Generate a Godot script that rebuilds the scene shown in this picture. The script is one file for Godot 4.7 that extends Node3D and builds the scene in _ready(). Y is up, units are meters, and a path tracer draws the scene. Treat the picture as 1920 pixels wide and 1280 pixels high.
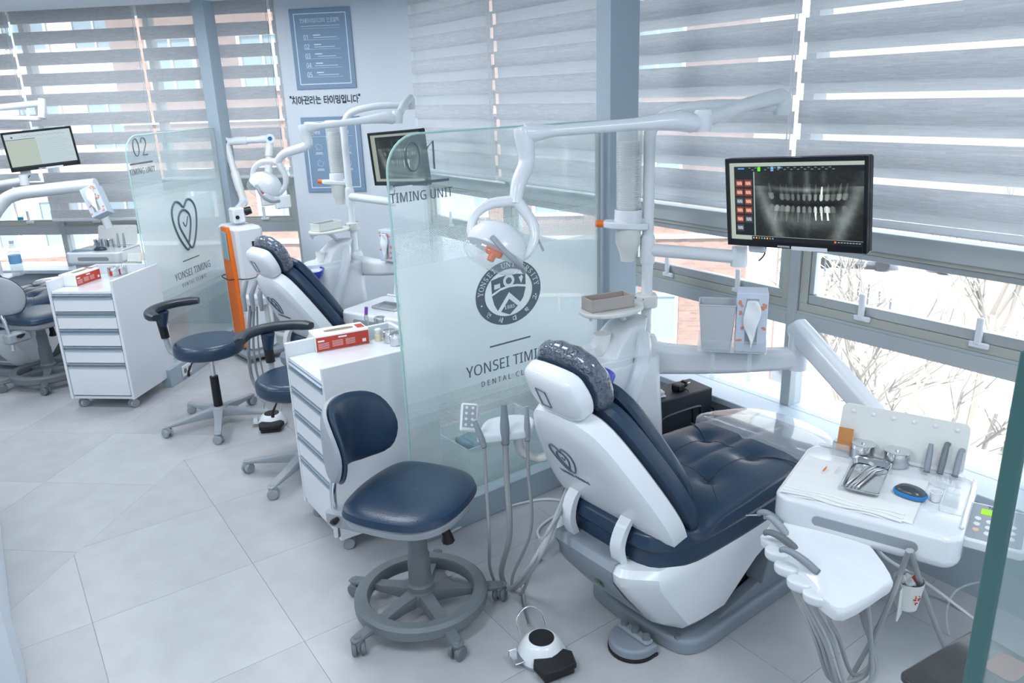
extends Node3D
# Dental clinic: three treatment bays in front of two window walls.
const FOC := 1458.0
const EYE := Vector3(0, 1.82, 0)
var CR: Vector3
var CU: Vector3
var CW: Vector3
var M = {}
var names = {}
var UP = Vector3.UP

# ---------- picture coordinates to directions; distances come from floor, walls and sizes ----------
func cam_axes():
	var p = deg_to_rad(17.78)
	var r = deg_to_rad(-2.015)
	var up = Vector3(0, cos(p), -sin(p))
	CW = Vector3(0, -sin(p), -cos(p))
	CR = cos(r) * Vector3.RIGHT + sin(r) * up
	CU = -sin(r) * Vector3.RIGHT + cos(r) * up
func ray(x, y) -> Vector3:
	return (x - 960.0) / FOC * CR - (y - 640.0) / FOC * CU + CW
func fl(x, y, h = 0.0) -> Vector3:      # where the line of sight meets height h
	var d = ray(x, y)
	return EYE + d * ((h - EYE.y) / d.y)
func pl(x, y, p: Vector3, n: Vector3) -> Vector3:
	var d = ray(x, y)
	return EYE + d * ((p - EYE).dot(n) / d.dot(n))
func zc(x, y, z) -> Vector3:            # at a depth along the view axis
	return EYE + ray(x, y) * z

# ---------- mesh builder ----------
class MB:
	var v = PackedVector3Array()
	func tri(a: Vector3, b: Vector3, c: Vector3):
		v.append(a); v.append(b); v.append(c)
	func quad(a: Vector3, b: Vector3, c: Vector3, d: Vector3):
		tri(a, b, c); tri(a, c, d)
	func add(o, t := Transform3D.IDENTITY):
		for p in o.v: v.append(t * p)
		return self
	func xf(t: Transform3D):
		for i in v.size(): v[i] = t * v[i]
		return self
	func loft(rings: Array, cap0 := true, cap1 := true, closed := false):
		var n: int = rings[0].size()
		var m = rings.size()
		for j in (m if closed else m - 1):
			var p = rings[j]
			var q = rings[(j + 1) % m]
			for i in n:
				var k = (i + 1) % n
				quad(p[i], p[k], q[k], q[i])
		if not closed:
			if cap0: fan(rings[0], true)
			if cap1: fan(rings[m - 1], false)
		return self
	func fan(r, flip: bool):
		var c = Vector3.ZERO
		for p in r: c += p
		c /= r.size()
		for i in r.size():
			if flip: tri(c, r[(i + 1) % r.size()], r[i])
			else: tri(c, r[i], r[(i + 1) % r.size()])
	func lathe(prof: Array, seg := 20, t := Transform3D.IDENTITY, sx := 1.0, sz := 1.0):
		var rings = []
		for p in prof:
			var r = PackedVector3Array()
			for i in seg:
				var a = -TAU * i / seg
				r.append(t * Vector3(cos(a) * p.x * sx, p.y, sin(a) * p.x * sz))
			rings.append(r)
		return loft(rings, prof[0].x > 1e-5, prof[-1].x > 1e-5)
	func cyl(a: Vector3, b: Vector3, r0: float, r1 := -1.0, seg := 16):
		return tube([a, b], [r0, r0 if r1 < 0 else r1], seg)
	func tube(pts: Array, rad, seg := 8, closed := false):
		var rings = []
		var n = pts.size()
		var t0: Vector3 = (pts[1] - pts[0]).normalized()
		var u: Vector3 = t0.cross(Vector3.UP if absf(t0.y) < 0.9 else Vector3.RIGHT).normalized()
		for i in n:
			var a: Vector3 = pts[(i - 1 + n) % n] if closed or i > 0 else pts[0]
			var b: Vector3 = pts[(i + 1) % n] if closed or i < n - 1 else pts[n - 1]
			var t = (b - a).normalized()
			u = (u - t * u.dot(t)).normalized()
			var w = t.cross(u)
			var r: float = rad[i] if rad is Array else rad
			var ring = PackedVector3Array()
			for k in seg:
				var g = TAU * k / seg
				ring.append(pts[i] + (u * cos(g) + w * sin(g)) * r)
			rings.append(ring)
		return loft(rings, true, true, closed)
	func box(c: Vector3, s: Vector3, bev := 0.004, bs := Basis.IDENTITY):
		var h = s * 0.5
		var e = minf(bev, minf(h.x, minf(h.y, h.z)) * 0.98)
		if e <= 0.0002:
			for ax in 3:
				for sg in [-1.0, 1.0]:
					var n = Vector3.ZERO; n[ax] = sg
					var a = Vector3.ZERO; a[(ax + 1) % 3] = 1
					var b = Vector3.ZERO; b[(ax + 2) % 3] = sg
					quad(c + bs * (h * (n - a - b)), c + bs * (h * (n + a - b)), c + bs * (h * (n + a + b)), c + bs * (h * (n - a + b)))
			return self
		var P = func(sg: Vector3, ax: int) -> Vector3:
			var q = sg * (h - Vector3(e, e, e)); q[ax] = sg[ax] * h[ax]
			return c + bs * q
		for ax in 3:
			var i = (ax + 1) % 3
			var j = (ax + 2) % 3
			for sg in [-1.0, 1.0]:
				var q = []
				for k in [[-1, -1], [1, -1], [1, 1], [-1, 1]]:
					var g = Vector3.ZERO; g[ax] = sg; g[i] = k[0]; g[j] = k[1] * sg
					q.append(P.call(g, ax))
				quad(q[0], q[1], q[2], q[3])
			for si in [-1.0, 1.0]:
				for sj in [-1.0, 1.0]:
					var g0 = Vector3.ZERO; g0[ax] = -1; g0[i] = si; g0[j] = sj
					var g1 = g0; g1[ax] = 1
					if si * sj > 0: quad(P.call(g0, i), P.call(g0, j), P.call(g1, j), P.call(g1, i))
					else: quad(P.call(g0, j), P.call(g0, i), P.call(g1, i), P.call(g1, j))
		for sx in [-1.0, 1.0]:
			for sy in [-1.0, 1.0]:
				for sz in [-1.0, 1.0]:
					var g = Vector3(sx, sy, sz)
					if sx * sy * sz > 0: tri(P.call(g, 0), P.call(g, 1), P.call(g, 2))
					else: tri(P.call(g, 0), P.call(g, 2), P.call(g, 1))
		return self
	# polygon in x/z (seen from above, any winding), extruded from y0 to y1 with rounded rims
	func prism(poly: PackedVector2Array, y0: float, y1: float, r0 := 0.0, r1 := -1.0, steps := 3, t := Transform3D.IDENTITY):
		if r1 < 0: r1 = r0
		var pg = poly.duplicate()
		if not Geometry2D.is_polygon_clockwise(pg): pg.reverse()
		var n = pg.size()
		var nm = PackedVector2Array()
		for i in n:
			var d0 = (pg[i] - pg[(i - 1 + n) % n]).normalized()
			var d1 = (pg[(i + 1) % n] - pg[i]).normalized()
			var b = (Vector2(d0.y, -d0.x) + Vector2(d1.y, -d1.x))
			var bl = b.length()
			nm.append(Vector2.ZERO if bl < 1e-6 else b / bl * minf(2.0 / bl, 1.8))
		# nm points one way; find outward sign
		var area = 0.0
		for i in n: area += pg[i].cross(pg[(i + 1) % n])
		var sg = 1.0 if area > 0 else -1.0
		var rings = []
		var prof = []
		if r0 > 0:
			for k in steps + 1:
				var a = PI * 0.5 * k / steps
				prof.append(Vector2(r0 * (1 - sin(a)), y0 + r0 * (1 - cos(a))))
		else: prof.append(Vector2(0, y0))
		if r1 > 0:
			for k in steps + 1:
				var a = PI * 0.5 * k / steps
				prof.append(Vector2(r1 * (1 - cos(a)), y1 - r1 * (1 - sin(a))))
		else: prof.append(Vector2(0, y1))
		for p in prof:
			var ring = PackedVector3Array()
			for i in n:
				var q = pg[i] - nm[i] * sg * p.x
				ring.append(t * Vector3(q.x, p.y, q.y))
			rings.append(ring)
		# ring order: make outward normals
		var m = rings.size()
		for j in m - 1:
			for i in n:
				var k = (i + 1) % n
				if sg > 0: quad(rings[j][k], rings[j][i], rings[j + 1][i], rings[j + 1][k])
				else: quad(rings[j][i], rings[j][k], rings[j + 1][k], rings[j + 1][i])
		for e in [0, m - 1]:
			var p2 = PackedVector2Array()
			for i in n:
				p2.append(pg[i] - nm[i] * sg * prof[e].x)
			var ix = Geometry2D.triangulate_polygon(p2)
			for q in range(0, ix.size(), 3):
				var a: Vector3 = rings[e][ix[q]]
				var b: Vector3 = rings[e][ix[q + 1]]
				var c: Vector3 = rings[e][ix[q + 2]]
				var up = (p2[ix[q + 1]] - p2[ix[q]]).cross(p2[ix[q + 2]] - p2[ix[q]]) < 0
				if up == (e > 0): tri(a, b, c)
				else: tri(a, c, b)
		return self
	func mesh(deg := 38.0) -> ArrayMesh:
		var nt = v.size() / 3
		var fnm = PackedVector3Array(); fnm.resize(nt)
		var at = {}
		for i in nt:
			fnm[i] = (v[i * 3 + 1] - v[i * 3]).cross(v[i * 3 + 2] - v[i * 3])
			for k in 3:
				var key = Vector3i((v[i * 3 + k] * 20000.0).round())
				if at.has(key): at[key].append(i)
				else: at[key] = PackedInt32Array([i])
		var nrm = PackedVector3Array(); nrm.resize(v.size())
		var pos = PackedVector3Array(); pos.resize(v.size())
		var cd = cos(deg_to_rad(deg))
		for i in nt:
			var f = fnm[i].normalized()
			for k in 3:
				var s = Vector3.ZERO
				for j in at[Vector3i((v[i * 3 + k] * 20000.0).round())]:
					if fnm[j].normalized().dot(f) > cd: s += fnm[j]
				var o = i * 3 + (0 if k == 0 else 3 - k)
				pos[o] = v[i * 3 + k]
				nrm[o] = s.normalized() if s.length() > 1e-14 else Vector3.UP
		var arr = []
		arr.resize(Mesh.ARRAY_MAX)
		arr[Mesh.ARRAY_VERTEX] = pos
		arr[Mesh.ARRAY_NORMAL] = nrm
		var am = ArrayMesh.new()
		am.add_surface_from_arrays(Mesh.PRIMITIVE_TRIANGLES, arr)
		return am

func xyz(x, y, z) -> Vector3: return Vector3(x, y, z)
func rrect(w: float, h: float, r: float, n := 4) -> PackedVector2Array:
	var o = PackedVector2Array()
	for c in [[1, 1, 0], [-1, 1, 1], [-1, -1, 2], [1, -1, 3]]:
		for k in n + 1:
			var a: float = PI / 2 * (c[2] + float(k) / n)
			o.append(Vector2(c[0] * (w / 2 - r) + r * cos(a), c[1] * (h / 2 - r) + r * sin(a)))
	return o
func ell(a: float, b: float, n := 28, e := 1.0) -> PackedVector2Array:
	var o = PackedVector2Array()
	for k in n:
		var c = cos(TAU * k / n)
		var s = sin(TAU * k / n)
		o.append(Vector2(a * signf(c) * pow(absf(c), e), b * signf(s) * pow(absf(s), e)))
	return o
func curve(pts: Array, per := 6, closed := false) -> Array:
	var o = []
	var n = pts.size()
	for i in (n if closed else n - 1):
		var p0 = pts[(i - 1 + n) % n] if closed or i > 0 else pts[0]
		var p1 = pts[i]
		var p2 = pts[(i + 1) % n]
		var p3 = pts[(i + 2) % n] if closed or i < n - 2 else pts[n - 1]
		for k in per:
			var t = float(k) / per
			o.append(0.5 * (2.0 * p1 + (p2 - p0) * t + (2.0 * p0 - 5.0 * p1 + 4.0 * p2 - p3) * t * t + (3.0 * p1 - p0 - 3.0 * p2 + p3) * t * t * t))
	if not closed: o.append(pts[n - 1])
	return o
func curve2(pts: Array, per := 6) -> PackedVector2Array:
	return PackedVector2Array(curve(pts, per, true))
func along(a: Vector3, b: Vector3) -> Transform3D:    # y axis from a to b
	var y = (b - a).normalized()
	var x = y.cross(Vector3.FORWARD if absf(y.z) < 0.9 else Vector3.RIGHT).normalized()
	return Transform3D(Basis(x, y, x.cross(y)), a)
func face_xf(o: Vector3, right: Vector3, up: Vector3) -> Transform3D:   # x right, y up, z out of the face
	var r = right.normalized()
	var z = r.cross(up).normalized()
	return Transform3D(Basis(r, z.cross(r).normalized(), z), o)

# ---------- nodes ----------
func numbered(called: String) -> String:
	names[called] = names.get(called, -1) + 1
	return called if names[called] == 0 else "%s_%03d" % [called, names[called]]
func part(called: String, m, mat, parent: Node3D, label := "", deg := 38.0) -> MeshInstance3D:
	var o = MeshInstance3D.new()
	o.mesh = m.mesh(deg) if m is MB else m
	o.material_override = mat if m is Mesh else null
	if m is MB: (o.mesh as ArrayMesh).surface_set_material(0, mat)
	o.name = called
	if label: o.set_meta("label", label)
	parent.add_child(o, true)
	return o
func thing(called: String, label: String, cat: String, group := "", xf := Transform3D.IDENTITY) -> Node3D:
	var o = Node3D.new()
	o.name = numbered(called)
	o.transform = xf
	add_child(o)
	return tag(o, label, cat, group)
func tag(o: Node3D, label: String, cat: String, group := "") -> Node3D:
	o.set_meta("label", label)
	if cat: o.set_meta("category", cat)
	if group: o.set_meta("group", group)
	return o
func struct(called: String, label := "") -> Node3D:
	var o = Node3D.new()
	o.name = called
	o.set_meta("kind", "structure")
	if label: o.set_meta("label", label)
	add_child(o, true)
	return o
func single(called: String, m, mat, label: String, cat: String, group := "", xf := Transform3D.IDENTITY) -> MeshInstance3D:
	var o = part(numbered(called), m, mat, self)
	o.transform = xf
	tag(o, label, cat, group)
	return o
func copy_of(src: Node3D, xf: Transform3D, label: String, group := "") -> Node3D:
	var o: Node3D = src.duplicate()
	var base = String(src.name)
	if base.length() > 4 and base[-4] == "_" and base.right(3).is_valid_int(): base = base.left(-4)
	o.name = numbered(base)
	add_child(o)
	o.transform = xf
	o.set_meta("label", label)
	if group: o.set_meta("group", group)
	return o
func mat(c: Color, rough := 0.5, metal := 0.0, o := {}) -> StandardMaterial3D:
	var m = StandardMaterial3D.new()
	m.albedo_color = c
	m.roughness = rough
	m.metallic = metal
	for k in o: m.set(k, o[k])
	if c.a < 1.0: m.transparency = BaseMaterial3D.TRANSPARENCY_ALPHA
	return m
func noise_tex(freq: float, ramp: Array, size := 512, oct := 4, seed := 1, normal := 0.0) -> NoiseTexture2D:
	var n = FastNoiseLite.new()
	n.seed = seed
	n.frequency = freq
	n.fractal_octaves = oct
	var t = NoiseTexture2D.new()
	t.noise = n
	t.width = size
	t.height = size
	t.seamless = true
	if normal > 0:
		t.as_normal_map = true
		t.bump_strength = normal
	else:
		var g = Gradient.new()
		g.offsets = PackedFloat32Array([0.2, 0.8])
		g.colors = PackedColorArray([ramp[0], ramp[1]])
		t.color_ramp = g
	return t
func text(called: String, s: String, h: float, sx: float, mt, parent: Node3D, xf: Transform3D, font := "Droid Sans", weight := 400) -> MeshInstance3D:
	var t = TextMesh.new()
	var f = SystemFont.new()
	f.font_names = PackedStringArray([font])
	f.font_weight = weight
	t.font = f
	t.font_size = 64
	t.pixel_size = h / 46.0
	t.depth = 0.0012
	t.text = s
	var o = part(called, t, mt, parent)
	o.transform = xf * Transform3D(Basis.from_scale(Vector3(sx, 1, 1)), Vector3.ZERO)
	return o

# ---------- Hangul lettering drawn as strokes ----------
const JAMO := {
	"ㄱ": [[0, .1, .9, .1, .78, 1]], "ㄴ": [[.1, 0, .1, .9, 1, .9]], "ㄷ": [[.95, .1, .1, .1, .1, .9, .95, .9]], "ㄹ": [[.1, .05, .9, .05, .9, .48, .1, .48, .1, .95, .95, .95]],
	"ㅁ": [[.1, .1, .9, .1, .9, .9, .1, .9, .1, .1]], "ㅂ": [[.1, 0, .1, .92, .9, .92, .9, 0], [.1, .48, .9, .48]], "ㅅ": [[.5, 0, .42, .4, 0, 1], [.46, .35, 1, 1]], "ㅈ": [[0, .08, 1, .08], [.5, .08, .42, .5, 0, 1], [.46, .45, 1, 1]],
	"ㅊ": [[.5, -.15, .5, .02], [0, .18, 1, .18], [.5, .18, .42, .55, 0, 1], [.46, .5, 1, 1]], "ㅌ": [[.95, .05, .1, .05, .1, .95, .95, .95], [.1, .5, .9, .5]], "ㅎ": [[.5, -.1, .5, .06], [0, .2, 1, .2]], "ㅇ": [],
	"ㅏ": [[.4, 0, .4, 1], [.4, .45, .95, .45]], "ㅐ": [[.25, 0, .25, 1], [.8, 0, .8, 1], [.25, .45, .8, .45]], "ㅓ": [[.75, 0, .75, 1], [.1, .45, .75, .45]], "ㅔ": [[.5, 0, .5, 1], [.95, 0, .95, 1], [0, .45, .5, .45]],
	"ㅕ": [[.75, 0, .75, 1], [.1, .3, .75, .3], [.1, .6, .75, .6]], "ㅣ": [[.55, 0, .55, 1]], "ㅗ": [[0, .8, 1, .8], [.5, .1, .5, .8]], "ㅛ": [[0, .8, 1, .8], [.32, .1, .32, .8], [.68, .1, .68, .8]], "ㅡ": [[0, .5, 1, .5]]}
func jamo(m: MB, j: String, bx: Rect2, w: float, t: Transform3D):
	var lines = []
	for l in JAMO[j]:
		var p = []
		for i in range(0, l.size(), 2): p.append(bx.position + Vector2(l[i], l[i + 1]) * bx.size)
		lines.append(p)
	if j == "ㅇ" or j == "ㅎ":
		var c = bx.position + bx.size * (Vector2(.5, .5) if j == "ㅇ" else Vector2(.5, .66))
		var r = bx.size * (Vector2(.46, .48) if j == "ㅇ" else Vector2(.36, .3))
		var p = []
		for k in 17: p.append(c + Vector2(cos(TAU * k / 16), sin(TAU * k / 16)) * r)
		lines.append(p)
	for p in lines:
		for i in p.size() - 1:
			var a: Vector2 = p[i]
			var b: Vector2 = p[i + 1]
			var d = (b - a)
			var n = Vector2(-d.y, d.x).normalized() * w * 0.5
			var e = d.normalized() * w * 0.35
			var q = [a - e + n, b + e + n, b + e - n, a - e - n]
			var w3 = []
			for z in [0.0, 0.0008]:
				for k in q: w3.append(t * Vector3(k.x, -k.y, z))
			m.quad(w3[4], w3[7], w3[6], w3[5])
			m.quad(w3[0], w3[1], w3[2], w3[3])
func hangul(m: MB, s: String, h: float, w: float, t: Transform3D, sx := 0.92, gap := 1.02):
	var INI = "ㄱㄲㄴㄷㄸㄹㅁㅂㅃㅅㅆㅇㅈㅉㅊㅋㅌㅍㅎ"
	var MED = "ㅏㅐㅑㅒㅓㅔㅕㅖㅗㅘㅙㅚㅛㅜㅝㅞㅟㅠㅡㅢㅣ"
	var FIN = " ㄱㄲㄳㄴㄵㄶㄷㄹㄺㄻㄼㄽㄾㄿㅀㅁㅂㅄㅅㅆㅇㅈㅊㅋㅌㅍㅎ"
	var x = 0.0
	for ch in s:
		if ch == " ": x += h * sx * 0.45; continue
		if ch == "“" or ch == "”":
			for k in 2:
				var o = Transform3D(Basis.IDENTITY, Vector3(x + h * 0.12 * k, 0, 0))
				jamo(m, "ㅣ", Rect2(0, -h * .05, h * .1, h * .2), w, t * o)
			x += h * sx * 0.36
			continue
		var c = ch.unicode_at(0) - 0xAC00
		var i = INI[c / 588]
		var v = MED[(c % 588) / 28]
		var f = FIN[c % 28]
		var fin = f != " "
		var o = t * Transform3D(Basis.from_scale(Vector3(sx, 1, 1)), Vector3(x, 0, 0))
		var top = h * (0.56 if fin else 0.98)
		if v in "ㅗㅛㅡ":
			jamo(m, i, Rect2(h * .2, 0, h * .6, top * .5), w, o)
			jamo(m, v, Rect2(h * .04, top * .58, h * .92, top * .45), w, o)
		elif v in "ㅘㅢ":
			jamo(m, i, Rect2(h * .08, 0, h * .48, top * .5), w, o)
			jamo(m, "ㅗ" if v == "ㅘ" else "ㅡ", Rect2(0, top * .55, h * .66, top * .4), w, o)
			jamo(m, "ㅏ" if v == "ㅘ" else "ㅣ", Rect2(h * .66, 0, h * .34, top), w, o)
		else:
			jamo(m, i, Rect2(h * .04, top * .06, h * .5, top * .82), w, o)
			jamo(m, v, Rect2(h * .6, 0, h * .36, top), w, o)
		if fin: jamo(m, f, Rect2(h * .2, h * .64, h * .68, h * .34), w, o)
		x += h * sx * gap

# ---------- the two window walls: k runs along the wall (to the far left), d goes out through the window ----------
var P0 = Vector3(.428, 0, -3.568)
var KB = Vector3(-.559, 0, -.829)
var NB = Vector3(-.829, 0, .559)
var PA = Vector3(-2.175, 0, -6.05)
var KA = Vector3(-.9925, 0, -.122)
var NA = Vector3(-.122, 0, .9925)
func wB(k, h, d) -> Vector3: return P0 + KB * k - NB * d + Vector3(0, h, 0)
func wA(k, h, d) -> Vector3: return PA + KA * k - NA * d + Vector3(0, h, 0)
func w_of(side, k, h, d): return wB(k, h, d) if side == "B" else wA(k, h, d)
func basis_of(side) -> Basis:   # x along the wall, y up, z into the room
	return Basis(-KB, UP, NB) if side == "B" else Basis(-KA, UP, NA)
func wall_box(m: MB, side, k0, k1, h0, h1, d0, d1, bev := 0.003):
	return m.box(w_of(side, (k0 + k1) * .5, (h0 + h1) * .5, (d0 + d1) * .5), Vector3(absf(k1 - k0), absf(h1 - h0), absf(d1 - d0)), bev, basis_of(side))

func materials():
	M.white = mat(Color(.86, .88, .9), .32)
	M.gloss = mat(Color(.88, .9, .92), .14, 0, {"clearcoat_enabled": true, "clearcoat": .6, "clearcoat_roughness": .08})
	M.shell = mat(Color(.87, .89, .91), .2)
	M.ivory = mat(Color(.85, .86, .85), .35)
	M.wall = mat(Color(.84, .87, .9), .7)
	M.frame = mat(Color(.67, .7, .71), .45)
	M.alu = mat(Color(.72, .74, .74), .35, .55)
	M.sash = mat(Color(.68, .69, .66), .45)
	M.pillar = mat(Color(.64, .7, .745), .5)
	M.sill = mat(Color(.76, .81, .86), .4)
	M.low_wall = mat(Color(.6, .65, .68), .6)
	M.navy = mat(Color(.135, .22, .31), .31, 0, {"normal_enabled": true, "normal_scale": .18, "normal_texture": noise_tex(.06, [], 256, 3, 5, 6.0), "uv1_triplanar": true, "uv1_scale": Vector3(9, 9, 9)})
	M.seam = mat(Color(.06, .1, .17), .5)
	M.grey = mat(Color(.42, .45, .47), .45)
	M.lgrey = mat(Color(.6, .63, .66), .42)
	M.mgrey = mat(Color(.52, .56, .6), .4)
	M.dark = mat(Color(.035, .045, .06), .42)
	M.rubber = mat(Color(.09, .1, .11), .7)
	M.chrome = mat(Color(.87, .88, .89), .14, 1.0)
	M.steel = mat(Color(.8, .81, .82), .26, 1.0)
	M.hose = mat(Color(.62, .64, .65), .45)
	M.orange = mat(Color(.93, .45, .1), .4)
	M.red = mat(Color(.74, .22, .15), .45)
	M.paper = mat(Color(.91, .92, .92), .8)
	M.print = mat(Color(.36, .42, .46), .6)
	M.ink = mat(Color(.22, .27, .31), .7)
	M.blueprint = mat(Color(.5, .6, .7), .6)
	M.glass = mat(Color(.72, .86, .84, .12), .03)
	M.edge = mat(Color(.7, .85, .83), .15)
	M.handle = mat(Color(.62, .68, .73), .35)
	M.bin = mat(Color(.77, .79, .81), .4)
	M.pane = mat(Color(.85, .93, .95, .05), .02)
	M.clear = mat(Color(.9, .94, .96, .16), .08)
	M.blue_bowl = mat(Color(.02, .2, .75, .72), .06)
	M.bag = mat(Color(.92, .95, .97, .42), .2)
	M.wrap = mat(Color(.8, .86, .92, .2), .12, 0, {"normal_enabled": true, "normal_scale": 1.2, "normal_texture": noise_tex(.02, [], 256, 4, 8, 20.0), "uv1_triplanar": true, "uv1_scale": Vector3(7, 7, 7)})
	M.wrapped = mat(Color(.34, .39, .46), .2, 0, {"normal_enabled": true, "normal_scale": 1.6, "normal_texture": noise_tex(.03, [], 256, 4, 9, 24.0), "uv1_triplanar": true, "uv1_scale": Vector3(8, 8, 8), "clearcoat_enabled": true, "clearcoat": 1.0, "clearcoat_roughness": .06})
	M.tile = []
	for k in 3:
		var c = Color(.672 + .012 * k, .685 + .012 * k, .7 + .012 * k)
		M.tile.append(mat(Color.WHITE, .36, 0, {"albedo_texture": noise_tex(.012, [c.darkened(.025), c.lightened(.03)], 512, 5, 11 + k), "uv1_triplanar": true, "uv1_world_triplanar": true, "uv1_scale": Vector3(.9, .9, .9), "uv1_offset": Vector3(.3 * k, 0, .17 * k)}))
	M.joint = mat(Color(.6, .63, .65), .7)
	M.band = mat(Color(.95, .96, .97), .85, 0, {"backlight_enabled": true, "backlight": Color(.9, .9, .9), "albedo_texture": fabric_tex(), "uv1_triplanar": true, "uv1_scale": Vector3(2.2, 2.2, 2.2)})
	M.sheer = mat(Color(.93, .95, .96, .2), .9)

func fabric_tex() -> ImageTexture:
	var im = Image.create(256, 256, false, Image.FORMAT_RGB8)
	var r = RandomNumberGenerator.new()
	r.seed = 4
	for y in 256:
		var x = 0
		while x < 256:
			var l = r.randi_range(4, 40)
			var g = r.randf_range(.9, 1.0)
			for i in l:
				if x + i < 256: im.set_pixel(x + i, y, Color(g, g, g))
			x += l
	return ImageTexture.create_from_image(im)

func setup():
	cam_axes()
	var c = Camera3D.new()
	c.name = "camera"
	c.transform = Transform3D(Basis(CR, CU, -CW), EYE)
	c.fov = rad_to_deg(2 * atan(640.0 / FOC))
	c.near = .05
	c.far = 400
	add_child(c)
	c.current = true
	var e = Environment.new()
	var sky = Sky.new()
	var sm = ProceduralSkyMaterial.new()
	sm.sky_top_color = Color(.9, .95, 1)
	sm.sky_horizon_color = Color(.98, .99, 1)
	sm.ground_bottom_color = Color(.8, .83, .86)
	sm.ground_horizon_color = Color(.9, .94, .97)
	sm.sky_energy_multiplier = 1.0
	sky.sky_material = sm
	e.background_mode = Environment.BG_SKY
	e.sky = sky
	e.background_energy_multiplier = 2.4
	e.tonemap_mode = Environment.TONE_MAPPER_LINEAR
	e.tonemap_exposure = 1.55
	e.sdfgi_enabled = true
	e.ssao_enabled = true
	e.ssil_enabled = true
	var we = WorldEnvironment.new()
	we.name = "environment"
	we.environment = e
	add_child(we)
	var sun = DirectionalLight3D.new()
	sun.name = "sun"
	sun.light_color = Color(1, .97, .92)
	sun.light_energy = 2.6
	sun.light_angular_distance = .6
	sun.shadow_enabled = true
	sun.sky_mode = DirectionalLight3D.SKY_MODE_LIGHT_ONLY
	add_child(sun)
	sun.look_at_from_position(Vector3.ZERO, Vector3(.25, -.8, -.55))
	materials()
	# ceiling panels: glowing face and an area light of the same size under it
	for p in [[-.9, -1.2], [-.9, -3.3], [-2.9, -1.4], [-2.9, -3.6], [1.15, -.9], [-4.6, -2.6], [-1.2, 1.2], [-1.7, -5.0], [-3.5, -5.3]]:
		ceiling_panel(p[0], p[1])

func ceiling_panel(x, z):
	var t = thing("ceiling_light", "square white flat panel light set in the ceiling", "light", "ceiling panel lights", Transform3D(Basis(UP, deg_to_rad(37)), Vector3(x, 2.5, z)))
	part("frame", MB.new().box(Vector3(0, .012, 0), Vector3(.64, .024, .64), .004), M.white, t)
	part("diffuser", MB.new().box(Vector3(0, -.003, 0), Vector3(.58, .006, .58), .001), mat(Color(.95, .97, 1), .6, 0, {"emission_enabled": true, "emission": Color(.9, .96, 1), "emission_energy_multiplier": 1.5}), t)
	var l = AreaLight3D.new()
	l.name = "panel_light"
	l.area_size = Vector2(.58, .58)
	l.light_color = Color(.965, .98, 1)
	l.light_energy = 1.25
	l.area_range = 12
	l.area_attenuation = 2
	l.shadow_enabled = true
	t.add_child(l)
	l.transform = Transform3D(Basis(Vector3.RIGHT, -PI / 2), Vector3(0, -.012, 0))

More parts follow.
